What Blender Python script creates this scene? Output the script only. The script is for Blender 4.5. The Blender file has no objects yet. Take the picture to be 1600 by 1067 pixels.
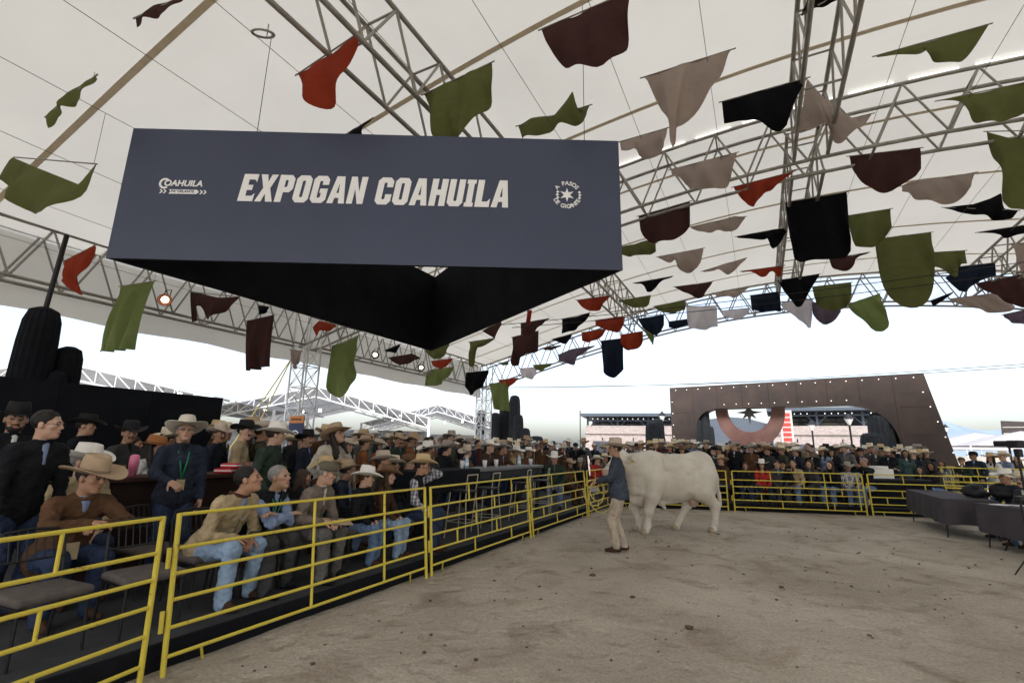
import bpy, bmesh, math, random
import numpy as np
from mathutils import Vector, Matrix, Quaternion

random.seed(7)
SC = bpy.context.scene
COL = SC.collection
R = math.radians

# ------------------------------------------------------------------ camera
CAM_H, PITCH, ROLL, FPX = 1.62, 0.2165, 0.0187, 748.4
cam_data = bpy.data.cameras.new('camera')
cam_data.sensor_width = 36.0
cam_data.lens = 36.0 * FPX / 1600.0
cam_data.clip_start = 0.05
cam_data.clip_end = 5000
cam = bpy.data.objects.new('camera', cam_data)
COL.objects.link(cam)
_c, _s = math.cos(PITCH), math.sin(PITCH)
_cr, _sr = math.cos(ROLL), math.sin(ROLL)
_right0, _fwd, _up0 = Vector((1, 0, 0)), Vector((0, _c, _s)), Vector((0, -_s, _c))
_right = _right0 * _cr + _up0 * _sr
_up = -_right0 * _sr + _up0 * _cr
cam.matrix_world = Matrix(((_right.x, _up.x, -_fwd.x, 0), (_right.y, _up.y, -_fwd.y, 0),
                           (_right.z, _up.z, -_fwd.z, CAM_H), (0, 0, 0, 1)))
SC.camera = cam

# ------------------------------------------------------------------ sky, sun, exposure
SUN_EL, SUN_AZ = 50.0, 200.0        # high veiled sun behind the camera, thin overcast
w = bpy.data.worlds.new('World')
SC.world = w
w.use_nodes = True
nt = w.node_tree
nt.nodes.clear()
sky = nt.nodes.new('ShaderNodeTexSky')
sky.sky_type = 'NISHITA'
sky.sun_disc = False
sky.sun_elevation = R(SUN_EL)
sky.sun_rotation = R(SUN_AZ)
sky.air_density = 1.0
sky.dust_density = 3.0
sky.ozone_density = 1.0
hs = nt.nodes.new('ShaderNodeHueSaturation')
hs.inputs['Saturation'].default_value = 0.62
hs.inputs['Value'].default_value = 1.0
bg = nt.nodes.new('ShaderNodeBackground')
bg.inputs['Strength'].default_value = 0.115
wo = nt.nodes.new('ShaderNodeOutputWorld')
nt.links.new(sky.outputs[0], hs.inputs['Color'])
nt.links.new(hs.outputs[0], bg.inputs['Color'])
nt.links.new(bg.outputs[0], wo.inputs['Surface'])
sl = bpy.data.lights.new('sun', 'SUN')
sl.energy = 1.5
sl.angle = R(25)
sl.color = (1.0, 0.96, 0.9)
sun = bpy.data.objects.new('sun', sl)
COL.objects.link(sun)
_az = R(SUN_AZ)
sdir = Vector((math.sin(_az) * math.cos(R(SUN_EL)), math.cos(_az) * math.cos(R(SUN_EL)), math.sin(R(SUN_EL))))
sun.rotation_euler = sdir.to_track_quat('Z', 'Y').to_euler()
sun.location = (0, 0, 30)
SC.view_settings.view_transform = 'Standard'
SC.view_settings.look = 'None'
SC.view_settings.exposure = 1.55
SC.view_settings.gamma = 1.0
SC.view_settings.use_curve_mapping = False
SC.render.engine = 'CYCLES'
SC.cycles.max_bounces = 8
SC.cycles.diffuse_bounces = 5
SC.cycles.transparent_max_bounces = 12
SC.render.resolution_x, SC.render.resolution_y = 1024, 682

# ------------------------------------------------------------------ directions of the place
AX = Vector((0.4569, 0.8895, 0))          # along the tent / left fence
BX = Vector((0.8895, -0.4569, 0))         # across the tent


def W(a, b, z=0.0):
    return Vector((AX.x * a + BX.x * b, AX.y * a + BX.y * b, z))


def ray(px, py):
    r = (px - 800) / FPX
    u = (533.5 - py) / FPX
    x = r * _cr - u * _sr
    uu = r * _sr + u * _cr
    return Vector((x, _c - uu * _s, _s + uu * _c))


def at_a(px, py, a):                       # where a sight line meets the cross plane a
    d = ray(px, py)
    t = a / (d.x * AX.x + d.y * AX.y)
    return Vector((0, 0, CAM_H)) + d * t


def at_z(px, py, z):
    d = ray(px, py)
    t = (z - CAM_H) / d.z
    return Vector((0, 0, CAM_H)) + d * t


def at_y(px, py, y):
    d = ray(px, py)
    return Vector((0, 0, CAM_H)) + d * (y / d.y)


# ------------------------------------------------------------------ materials
def lin(c):
    c = c / 255.0
    return c / 12.92 if c <= 0.04045 else ((c + 0.055) / 1.055) ** 2.4


def RGB(r, g, b):
    return (lin(r), lin(g), lin(b))


_mats = {}


def M(name, col, rough=0.75, var=0.18, scale=6.0, bump=0.0, bscale=40.0, metal=0.0, trans=0.0,
      col2=None, coords='Object', spec=0.3, detail=4.0, sheen=0.0, bdist=0.02):
    key = (name, tuple(round(c, 4) for c in col))
    if key in _mats:
        return _mats[key]
    m = bpy.data.materials.new(name)
    m.use_nodes = True
    n = m.node_tree.nodes
    l = m.node_tree.links
    n.clear()
    out = n.new('ShaderNodeOutputMaterial')
    p = n.new('ShaderNodeBsdfPrincipled')
    p.inputs['Roughness'].default_value = rough
    p.inputs['Metallic'].default_value = metal
    p.inputs['Specular IOR Level'].default_value = spec
    if sheen:
        p.inputs['Sheen Weight'].default_value = sheen
    tc = n.new('ShaderNodeTexCoord')
    tx = n.new('ShaderNodeTexNoise')
    tx.inputs['Scale'].default_value = scale
    tx.inputs['Detail'].default_value = detail
    tx.inputs['Roughness'].default_value = 0.6
    l.new(tc.outputs[coords], tx.inputs['Vector'])
    rp = n.new('ShaderNodeValToRGB')
    rp.color_ramp.elements[0].position = 0.3
    rp.color_ramp.elements[1].position = 0.72
    c2 = col2 if col2 else tuple(min(1, c * (1 + var)) for c in col)
    c1 = tuple(c * (1 - var) for c in col) if not col2 else col
    rp.color_ramp.elements[0].color = (*c1, 1)
    rp.color_ramp.elements[1].color = (*c2, 1)
    l.new(tx.outputs['Fac'], rp.inputs['Fac'])
    l.new(rp.outputs['Color'], p.inputs['Base Color'])
    if bump:
        t2 = n.new('ShaderNodeTexNoise')
        t2.inputs['Scale'].default_value = bscale
        t2.inputs['Detail'].default_value = 5
        l.new(tc.outputs[coords], t2.inputs['Vector'])
        bp = n.new('ShaderNodeBump')
        bp.inputs['Strength'].default_value = bump
        bp.inputs['Distance'].default_value = bdist
        l.new(t2.outputs['Fac'], bp.inputs['Height'])
        l.new(bp.outputs['Normal'], p.inputs['Normal'])
    sh = p.outputs[0]
    if trans:
        tr = n.new('ShaderNodeBsdfTranslucent')
        l.new(rp.outputs['Color'], tr.inputs['Color'])
        mx = n.new('ShaderNodeMixShader')
        mx.inputs['Fac'].default_value = trans
        l.new(sh, mx.inputs[1])
        l.new(tr.outputs[0], mx.inputs[2])
        sh = mx.outputs[0]
    l.new(sh, out.inputs['Surface'])
    _mats[key] = m
    return m


def cloth(col, name='cloth'):
    return M(name, col, rough=0.9, var=0.30, scale=7, bump=0.9, bscale=13, spec=0.15, bdist=0.035)


def emit(name, col, strength):
    m = bpy.data.materials.new(name)
    m.use_nodes = True
    n = m.node_tree.nodes
    n.clear()
    e = n.new('ShaderNodeEmission')
    e.inputs['Color'].default_value = (*col, 1)
    e.inputs['Strength'].default_value = strength
    o = n.new('ShaderNodeOutputMaterial')
    m.node_tree.links.new(e.outputs[0], o.inputs['Surface'])
    return m


# ------------------------------------------------------------------ object helpers
def tag(o, label=None, cat=None, group=None, kind=None):
    if label:
        o['label'] = label
    if cat:
        o['category'] = cat
    if group:
        o['group'] = group
    if kind:
        o['kind'] = kind
    return o


def empty(name, loc=(0, 0, 0), rz=0.0):
    o = bpy.data.objects.new(name, None)
    o.empty_display_size = 0.2
    o.location = loc
    o.rotation_euler = (0, 0, rz)
    COL.objects.link(o)
    return o


def link(name, me, mat=None, parent=None, loc=None):
    o = bpy.data.objects.new(name, me)
    COL.objects.link(o)
    if parent is not None:
        o.parent = parent
    if loc is not None:
        o.location = loc
    if mat is not None:
        setmat(o, mat)
    return o


def setmat(o, mat, i=0):
    me = o.data
    while len(me.materials) <= i:
        me.materials.append(None)
    o.material_slots[i].link = 'OBJECT'
    o.material_slots[i].material = mat


def mesh_np(name, V, Q, smooth=True, mats=None):
    V = np.asarray(V, dtype=np.float32)
    Q = np.asarray(Q, dtype=np.int32)
    k = Q.shape[1]
    me = bpy.data.meshes.new(name)
    me.vertices.add(len(V))
    me.vertices.foreach_set('co', V.ravel())
    me.loops.add(Q.size)
    me.loops.foreach_set('vertex_index', Q.ravel())
    me.polygons.add(len(Q))
    me.polygons.foreach_set('loop_start', np.arange(len(Q), dtype=np.int32) * k)
    if mats is not None:
        me.polygons.foreach_set('material_index', np.asarray(mats, dtype=np.int32))
    me.polygons.foreach_set('use_smooth', np.full(len(Q), smooth))
    me.update(calc_edges=True)
    me.validate()
    return me


def bm_mesh(name, bm, smooth=False):
    me = bpy.data.meshes.new(name)
    bmesh.ops.recalc_face_normals(bm, faces=bm.faces)
    if smooth:
        for f in bm.faces:
            f.smooth = True
    bm.to_mesh(me)
    bm.free()
    return me


def _cyl_mesh(seg):
    bm = bmesh.new()
    bmesh.ops.create_cone(bm, cap_ends=True, segments=seg, radius1=1, radius2=1, depth=1)
    for f in bm.faces:
        f.smooth = len(f.verts) == 4
    me = bpy.data.meshes.new('tube')
    bm.to_mesh(me)
    bm.free()
    me.materials.append(None)
    return me


CYL = {s: _cyl_mesh(s) for s in (6, 10, 16)}


def tube(name, p0, p1, r, mat, parent=None, base=None, seg=6, r2=None):
    p0, p1 = Vector(p0), Vector(p1)
    if base is not None:
        p0, p1 = p0 - Vector(base), p1 - Vector(base)
    o = link(name, CYL[seg], mat, parent)
    d = p1 - p0
    o.rotation_mode = 'QUATERNION'
    o.rotation_quaternion = d.to_track_quat('Z', 'Y')
    o.location = (p0 + p1) / 2
    o.scale = (r, r2 or r, d.length)
    return o


_boxes = {}


def box_mesh(sx, sy, sz, bev=0.0, seg=2):
    k = (round(sx, 4), round(sy, 4), round(sz, 4), bev, seg)
    if k not in _boxes:
        bm = bmesh.new()
        bmesh.ops.create_cube(bm, size=1)
        bmesh.ops.scale(bm, vec=(sx, sy, sz), verts=bm.verts)
        if bev:
            bmesh.ops.bevel(bm, geom=bm.edges[:], offset=bev, segments=seg, affect='EDGES', profile=0.5)
        me = bm_mesh('box', bm)
        me.materials.append(None)
        _boxes[k] = me
    return _boxes[k]


def box(name, c, size, mat, parent=None, rz=0.0, bev=0.0, base=None, rot=None):
    o = link(name, box_mesh(*size, bev=bev), mat, parent)
    c = Vector(c)
    if base is not None:
        c = c - Vector(base)
    o.location = c
    o.rotation_euler = rot if rot else (0, 0, rz)
    return o


def sweep(name, pts, r, mat, parent=None, base=None, seg=6, closed=False):
    """one tube mesh along a polyline"""
    pts = [Vector(p) - (Vector(base) if base is not None else Vector()) for p in pts]
    V, Q = [], []
    n = len(pts)
    prevx = None
    for i, p in enumerate(pts):
        if closed:
            t = (pts[(i + 1) % n] - pts[i - 1]).normalized()
        else:
            t = (pts[min(i + 1, n - 1)] - pts[max(i - 1, 0)]).normalized()
        x = t.orthogonal().normalized() if prevx is None else (prevx - t * prevx.dot(t)).normalized()
        prevx = x
        y = t.cross(x)
        rr = r[i] if isinstance(r, (list, tuple)) else r
        for k in range(seg):
            an = 2 * math.pi * k / seg
            V.append(p + x * (rr * math.cos(an)) + y * (rr * math.sin(an)))
    m = n if closed else n - 1
    for i in range(m):
        j = (i + 1) % n
        for k in range(seg):
            Q.append((i * seg + k, i * seg + (k + 1) % seg, j * seg + (k + 1) % seg, j * seg + k))
    me = mesh_np(name, [tuple(v) for v in V], Q)
    return link(name, me, mat, parent)


def poly_prism(name, pts, thick, mat, parent=None, holes=None):
    """flat outline in XZ given (x,z) points, extruded along Y by thick; holes as outlines"""
    cu = bpy.data.curves.new(name, 'CURVE')
    cu.dimensions = '2D'
    cu.fill_mode = 'BOTH'
    for ring in [pts] + (holes or []):
        sp = cu.splines.new('POLY')
        sp.points.add(len(ring) - 1)
        for p, q in zip(sp.points, ring):
            p.co = (q[0], q[1], 0, 1)
        sp.use_cyclic_u = True
    cu.extrude = thick / 2
    tmp = bpy.data.objects.new('tmp', cu)
    COL.objects.link(tmp)
    dg = bpy.context.evaluated_depsgraph_get()
    me = bpy.data.meshes.new_from_object(tmp.evaluated_get(dg))
    bpy.data.objects.remove(tmp)
    bpy.data.curves.remove(cu)
    me.transform(Matrix.Rotation(R(90), 4, 'X'))
    me.materials.clear()
    me.materials.append(None)
    return link(name, me, mat, parent)


def text_mesh(name, body, size, depth=0.004, shear=0.0, bold=0.0, align='CENTER'):
    cu = bpy.data.curves.new(name, 'FONT')
    cu.body = body
    cu.size = size
    cu.extrude = depth
    cu.shear = shear
    cu.offset = bold
    cu.align_x = align
    cu.align_y = 'CENTER'
    tmp = bpy.data.objects.new('tmp', cu)
    COL.objects.link(tmp)
    dg = bpy.context.evaluated_depsgraph_get()
    me = bpy.data.meshes.new_from_object(tmp.evaluated_get(dg))
    bpy.data.objects.remove(tmp)
    me.transform(Matrix.Rotation(R(90), 4, 'X'))
    me.materials.clear()
    me.materials.append(None)
    return me


ORD = ['first', 'second', 'third', 'fourth', 'fifth', 'sixth', 'seventh', 'eighth', 'ninth', 'tenth', 'eleventh',
       'twelfth', 'thirteenth', 'fourteenth', 'fifteenth', 'sixteenth', 'seventeenth', 'eighteenth', 'nineteenth',
       'twentieth'] + ['%dth' % i for i in range(21, 90)]
for _i in range(20, 89):
    _n = _i + 1
    ORD[_i] = '%d%s' % (_n, {1: 'st', 2: 'nd', 3: 'rd'}.get(_n % 10, 'th'))


# ------------------------------------------------------------------ signed-distance modelling
def prim(kind, *a, k=0.03, m=0, sub=False):
    return dict(kind=kind, a=a, k=k, m=m, sub=sub)


def cone(p, q, r0, r1, k=0.03, m=0):
    return prim('cone', np.array(p, float), np.array(q, float), r0, r1, k=k, m=m)


def ell(c, r, Rm=None, k=0.03, m=0):
    return prim('ell', np.array(c, float), np.array(r, float), np.eye(3) if Rm is None else np.array(Rm, float), k=k, m=m)


def torus(c, R0, r, Rm, k=0.01, m=0):
    return prim('torus', np.array(c, float), R0, r, np.array(Rm, float), k=k, m=m)


def _bbox(p):
    a = p['a']
    if p['kind'] == 'cone':
        r = max(a[2], a[3])
        return np.minimum(a[0], a[1]) - r, np.maximum(a[0], a[1]) + r
    if p['kind'] == 'ell':
        r = a[1].max()
        return a[0] - r, a[0] + r
    return a[0] - a[1] - a[2], a[0] + a[1] + a[2]


def _dist(p, P):
    a = p['a']
    if p['kind'] == 'cone':
        ab = a[1] - a[0]
        t = np.clip(((P - a[0]) @ ab) / max(ab @ ab, 1e-9), 0, 1)
        return np.linalg.norm(P - a[0] - t[..., None] * ab, axis=-1) - (a[2] + (a[3] - a[2]) * t)
    if p['kind'] == 'ell':
        Q = (P - a[0]) @ a[2]
        k0 = np.linalg.norm(Q / a[1], axis=-1)
        k1 = np.linalg.norm(Q / (a[1] ** 2), axis=-1) + 1e-9
        return k0 * (k0 - 1) / k1
    Q = (P - a[0]) @ a[3]
    return np.hypot(np.hypot(Q[..., 0], Q[..., 1]) - a[1], Q[..., 2]) - a[2]


def sdf_mesh(prims, h, cuts=(), fold=0.0, shrink=0.0, multi=False, foldscale=1.0):
    lo = np.min([_bbox(p)[0] for p in prims], axis=0) - 3 * h
    hi = np.max([_bbox(p)[1] for p in prims], axis=0) + 3 * h
    n = np.ceil((hi - lo) / h).astype(int) + 1
    D = np.full(n, 0.5, dtype=np.float32)
    Mi = np.zeros(n, dtype=np.int8)
    Dm = np.full(n, 9.0, dtype=np.float32)
    for p in prims:
        b0, b1 = _bbox(p)
        mg = p['k'] + 3 * h
        i0 = np.maximum(np.floor((b0 - mg - lo) / h).astype(int), 0)
        i1 = np.minimum(np.ceil((b1 + mg - lo) / h).astype(int) + 1, n)
        sl_ = tuple(slice(x, y) for x, y in zip(i0, i1))
        g = np.stack(np.meshgrid(*[lo[q] + h * np.arange(i0[q], i1[q]) for q in range(3)], indexing='ij'), -1)
        d = _dist(p, g) + shrink
        cur = D[sl_]
        k = max(p['k'], 1e-4)
        hh = np.clip(0.5 + 0.5 * (cur - d) / k, 0, 1)
        D[sl_] = cur * (1 - hh) + d * hh - k * hh * (1 - hh)
        if multi:
            better = d < Dm[sl_]
            Mi[sl_] = np.where(better, p['m'], Mi[sl_])
            Dm[sl_] = np.minimum(d, Dm[sl_])
    G = None
    if fold or cuts:
        G = np.stack(np.meshgrid(*[lo[q] + h * np.arange(n[q]) for q in range(3)], indexing='ij'), -1)
    if fold:
        s = foldscale
        f = (np.sin(G[..., 0] * 47 * s + 3.1 * np.sin(G[..., 2] * 23 * s) + 1.3) * np.sin(G[..., 2] * 61 * s + 2.2 * np.sin(G[..., 1] * 31 * s))
             + 0.7 * np.sin(G[..., 1] * 71 * s + 2.0 * np.sin(G[..., 2] * 37 * s + G[..., 0] * 29)))
        D += (fold * f).astype(np.float32)
    for (pt, nn) in cuts:            # keep the side the normal points to
        D = np.maximum(D, -((G - np.array(pt)) @ np.array(nn)).astype(np.float32))
    # surface nets
    S = D < 0
    c = [(0, 0, 0), (1, 0, 0), (0, 1, 0), (1, 1, 0), (0, 0, 1), (1, 0, 1), (0, 1, 1), (1, 1, 1)]

    def sh(Ar, o):
        return Ar[o[0]:Ar.shape[0] - 1 + o[0], o[1]:Ar.shape[1] - 1 + o[1], o[2]:Ar.shape[2] - 1 + o[2]]
    cnt = sum(sh(S, o).astype(np.int8) for o in c)
    act = (cnt > 0) & (cnt < 8)
    ids = np.full(act.shape, -1, dtype=np.int32)
    ids[act] = np.arange(act.sum())
    cc = np.argwhere(act)
    vals = np.stack([sh(D, o)[act] for o in c], 1)
    acc = np.zeros((len(cc), 3))
    num = np.zeros(len(cc))
    for i in range(8):
        for ax in range(3):
            if c[i][ax] == 0:
                o2 = list(c[i])
                o2[ax] = 1
                j = c.index(tuple(o2))
                a_, b_ = vals[:, i], vals[:, j]
                x = (a_ < 0) != (b_ < 0)
                t = np.where(x, a_ / np.where(x, a_ - b_, 1), 0)
                pp = np.tile(np.array(c[i], float), (len(cc), 1))
                pp[:, ax] += t
                acc[x] += pp[x]
                num[x] += 1
    V = lo + h * (cc + acc / num[:, None])
    quads = []
    for ax in range(3):
        o1, o2 = [(1, 2), (2, 0), (0, 1)][ax]
        s0 = [slice(None)] * 3
        s1 = [slice(None)] * 3
        s0[ax] = slice(0, -1)
        s1[ax] = slice(1, None)
        a_, b_ = S[tuple(s0)], S[tuple(s1)]
        e = np.argwhere(a_ != b_)
        ok = (e[:, o1] > 0) & (e[:, o2] > 0) & (e[:, o1] < n[o1] - 1) & (e[:, o2] < n[o2] - 1)
        e = e[ok]
        ins = a_[tuple(e.T)]
        e00, e10, e11, e01 = e.copy(), e.copy(), e.copy(), e.copy()
        e00[:, o1] -= 1
        e00[:, o2] -= 1
        e10[:, o2] -= 1
        e01[:, o1] -= 1
        q = np.stack([ids[tuple(x.T)] for x in (e00, e10, e11, e01)], 1)
        q[~ins] = q[~ins][:, ::-1]
        quads.append(q)
    Q = np.concatenate(quads)
    if multi:
        pts = V[Q].mean(1)
        ii = np.clip(np.round((pts - lo) / h).astype(int), 0, n - 1)
        return V, Q, Mi[tuple(ii.T)]
    return V, Q, None

# ================================================================== setting
STEEL = M('galvanised_steel', (0.31, 0.295, 0.265), rough=0.5, var=0.3, scale=3, metal=0.3, bump=0.05, bscale=60)
STEELW = M('white_painted_steel', (0.72, 0.74, 0.76), rough=0.5, var=0.08)
YEL = M('yellow_paint', (0.60, 0.47, 0.045), rough=0.42, var=0.25, scale=5, bump=0.15, bscale=70, col2=(0.68, 0.56, 0.09))


def chip(m):
    """rust showing through chipped paint, at fixed places in the scene"""
    n, l = m.node_tree.nodes, m.node_tree.links
    p = [x for x in n if x.type == 'BSDF_PRINCIPLED'][0]
    src = p.inputs['Base Color'].links[0].from_socket
    g = n.new('ShaderNodeNewGeometry')
    t = n.new('ShaderNodeTexNoise')
    t.inputs['Scale'].default_value = 9
    t.inputs['Detail'].default_value = 9
    t.inputs['Roughness'].default_value = .75
    l.new(g.outputs['Position'], t.inputs['Vector'])
    r = n.new('ShaderNodeValToRGB')
    r.color_ramp.elements[0].position = .60
    r.color_ramp.elements[1].position = .68
    l.new(t.outputs['Fac'], r.inputs['Fac'])
    mx = n.new('ShaderNodeMixRGB')
    mx.inputs[2].default_value = (.17, .09, .035, 1)
    l.new(r.outputs[0], mx.inputs[0])
    l.new(src, mx.inputs[1])
    l.new(mx.outputs[0], p.inputs['Base Color'])


chip(YEL)
BLACKC = M('black_fabric', (0.009, 0.010, 0.013), rough=0.9, var=0.3, scale=2.5, bump=0.1, bscale=30, spec=0.12)
DARKM = M('black_metal', (0.015, 0.015, 0.017), rough=0.45, var=0.2)
WHITE = M('white_print', (0.82, 0.83, 0.85), rough=0.6, var=0.03)


def noise2(x, y):
    return (math.sin(x * 1.7 + 2.1 * math.sin(y * 0.9)) + math.sin(y * 2.3 + 1.7 * math.sin(x * 1.3 + 0.5))
            + 0.6 * math.sin(x * 5.1 + y * 3.7) + 0.5 * math.sin(x * 9.3 - y * 7.9 + 2 * math.sin(x * 3))) / 3.1


def make_ground():
    xs = [-900, -300, -100, -50, -25, -15] + list(np.arange(-9, 14.01, 0.14)) + [18, 26, 50, 100, 300, 900]
    ys = [-300, -100, -40, -15] + list(np.arange(-5, 15.01, 0.14)) + [18, 24, 40, 80, 200, 500, 1500]
    V, Q = [], []
    for y in ys:
        for x in xs:
            z = 0.0
            if -9 <= x <= 14 and -5 <= y <= 15:
                z = 0.016 * noise2(x * 0.9, y * 0.9) + 0.007 * noise2(x * 4.1 + 7, y * 3.7) + random.uniform(-.003, .003)
            V.append((x, y, z))
    nx = len(xs)
    for j in range(len(ys) - 1):
        for i in range(nx - 1):
            Q.append((j * nx + i, j * nx + i + 1, (j + 1) * nx + i + 1, (j + 1) * nx + i))
    m = bpy.data.materials.new('arena_dirt')
    m.use_nodes = True
    n, l = m.node_tree.nodes, m.node_tree.links
    p = n['Principled BSDF']
    p.inputs['Roughness'].default_value = 0.95
    p.inputs['Specular IOR Level'].default_value = 0.1
    tc = n.new('ShaderNodeTexCoord')

    def nz(s, d=6, dist=0.0):
        t = n.new('ShaderNodeTexNoise')
        t.inputs['Scale'].default_value = s
        t.inputs['Detail'].default_value = d
        t.inputs['Distortion'].default_value = dist
        l.new(tc.outputs['Object'], t.inputs['Vector'])
        return t

    def ramp(src, p0, p1, c0, c1):
        r = n.new('ShaderNodeValToRGB')
        r.color_ramp.elements[0].position = p0
        r.color_ramp.elements[1].position = p1
        r.color_ramp.elements[0].color = (*c0, 1)
        r.color_ramp.elements[1].color = (*c1, 1)
        l.new(src, r.inputs['Fac'])
        return r

    def mul(a, b, f=1.0):
        x = n.new('ShaderNodeMixRGB')
        x.blend_type = 'MULTIPLY'
        x.inputs['Fac'].default_value = f
        l.new(a, x.inputs[1])
        l.new(b, x.inputs[2])
        return x
    base = ramp(nz(0.55, 5, 0.6).outputs['Fac'], 0.3, 0.7, (0.35, 0.305, 0.25), (0.50, 0.45, 0.385))
    damp = ramp(nz(1.7, 9, 0.9).outputs['Fac'], 0.52, 0.76, (1, 1, 1), (0.60, 0.54, 0.48))
    fine = ramp(nz(38, 8).outputs['Fac'], 0.25, 0.75, (0.72, 0.70, 0.68), (1.12, 1.12, 1.1))
    grit = ramp(nz(150, 3).outputs['Fac'], 0.30, 0.42, (0.55, 0.52, 0.5), (1, 1, 1))
    c = mul(mul(mul(base.outputs[0], damp.outputs[0]).outputs[0], fine.outputs[0]).outputs[0], grit.outputs[0], 0.6)
    l.new(c.outputs[0], p.inputs['Base Color'])
    vo = n.new('ShaderNodeTexVoronoi')
    vo.feature = 'SMOOTH_F1'
    vo.inputs['Scale'].default_value = 5.5
    vo.inputs['Randomness'].default_value = 1.0
    wm = n.new('ShaderNodeMixRGB')
    wm.inputs['Fac'].default_value = .25
    l.new(tc.outputs['Object'], wm.inputs[1])
    l.new(nz(2.2, 4).outputs['Color'], wm.inputs[2])
    l.new(wm.outputs[0], vo.inputs['Vector'])
    vr = ramp(vo.outputs['Distance'], 0.10, 0.36, (0, 0, 0), (1, 1, 1))
    b0 = n.new('ShaderNodeBump')
    b0.inputs['Strength'].default_value = 0.55
    b0.inputs['Distance'].default_value = 0.045
    l.new(vr.outputs[0], b0.inputs['Height'])
    b1 = n.new('ShaderNodeBump')
    l.new(b0.outputs[0], b1.inputs['Normal'])
    b1.inputs['Strength'].default_value = 0.7
    b1.inputs['Distance'].default_value = 0.03
    l.new(nz(14, 10, 0.3).outputs['Fac'], b1.inputs['Height'])
    b2 = n.new('ShaderNodeBump')
    b2.inputs['Strength'].default_value = 0.5
    b2.inputs['Distance'].default_value = 0.008
    l.new(nz(90, 6).outputs['Fac'], b2.inputs['Height'])
    l.new(b1.outputs[0], b2.inputs['Normal'])
    l.new(b2.outputs[0], p.inputs['Normal'])
    o = link('ground', mesh_np('ground', V, Q, smooth=True), m)
    tag(o, kind='structure')


make_ground()

# loose clods and droppings on the dirt: too many to count
bm = bmesh.new()
for i in range(700):
    if i < 9:
        a0 = random.uniform(1, 12)
        P = W(a0, random.uniform(-3.2, 4.5))
        P += Vector((random.gauss(0, .12), random.gauss(0, .12), 0))
        s = random.uniform(0.02, 0.05)
    else:
        P = W(random.uniform(0.5, 13), random.uniform(-3.7, 6))
        s = random.choice((0.005, 0.006, 0.008, 0.01, 0.012, 0.018))
    if P.y < 1.2:
        continue
    r = bmesh.ops.create_icosphere(bm, subdivisions=1, radius=s)
    for v in r['verts']:
        v.co = Vector((v.co.x * random.uniform(.8, 1.5), v.co.y * random.uniform(.8, 1.5), v.co.z * .6)) + P + Vector((0, 0, s * .3))
cl = link('dirt_clods', bm_mesh('dirt_clods', bm), M('dark_clod', (0.10, 0.075, 0.05), rough=1, var=0.5, scale=30))
tag(cl, 'dark clods and droppings scattered over the arena dirt', 'clods', kind='stuff')

# platforms for the audience
PLAT = 0.18
CARPET = M('worn_grey_carpet', (0.045, 0.047, 0.052), rough=0.95, var=0.4, scale=1.6, bump=0.2, bscale=50)


def slab(name, corners, z0, z1, mat, fascia):
    bm = bmesh.new()
    lo = [bm.verts.new((c.x, c.y, z0)) for c in corners]
    hi = [bm.verts.new((c.x, c.y, z1)) for c in corners]
    bm.faces.new(hi)
    for i in range(len(corners)):
        j = (i + 1) % len(corners)
        bm.faces.new((lo[i], lo[j], hi[j], hi[i]))
    me = bm_mesh(name, bm)
    o = link(name, me, mat)
    tag(o, kind='structure')
    return o


FP0 = Vector((-2.42, 3.742, 0))            # fence line of the left side
CORNER = Vector((3.0, 14.3, 0))
BK = Vector((0.988, -0.152, 0)).normalized()
BN = Vector((0.152, 0.988, 0)).normalized()
slab('left_platform', [W(-6, -4.02), W(16.4, -4.02), W(16.4, -12.6), W(-6, -12.6)], 0.0, PLAT, CARPET, None)
slab('back_platform', [CORNER + BN * 0.25 + BK * 0.1, CORNER + BK * 12 + BN * 0.25, CORNER + BK * 12 + BN * 6, CORNER + BN * 6 + BK * 2.6],
     0.0, PLAT - 0.004, CARPET, None)
# black step edging along the platform
for (p, q, nm) in ((W(-6, -3.995), W(11.9, -3.995), 0), (CORNER + BN * 0.23 + BK * .2, CORNER + BK * 12 + BN * 0.23, 1)):
    d = (q - p)
    ed = box('platform_edge', (p + q) / 2 + Vector((0, 0, .098)), (d.length, 0.035, 0.19), BLACKC, rz=math.atan2(d.y, d.x), bev=0.008)
    tag(ed, kind='structure')

# ------------------------------------------------------------------ tent
A1, A2, A3 = -0.9, 10.64, 22.17
BE0, BE1 = -13.0, 15.6
_pb = np.array([-13, -11.2, -7.3, -2.4, 1.3, 5, 8.5, 13.8, 15.6])
_pz = np.array([4.68, 4.98, 6.17, 7.05, 7.33, 7.15, 6.75, 5.2, 4.68])
_cf = np.polyfit(_pb, _pz, 4)


def zb(b):
    return float(np.polyval(_cf, b))


TR_D = 1.18


def ztop(b):
    return zb(b) + TR_D


MEMB = M('tent_membrane', (0.62, 0.605, 0.55), rough=0.6, var=0.05, scale=0.35, trans=0.31, col2=(0.70, 0.685, 0.625), spec=0.2, coords='Object')
SEAM = M('membrane_seam', (0.50, 0.42, 0.30), rough=0.7, var=0.1, trans=0.35)


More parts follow.
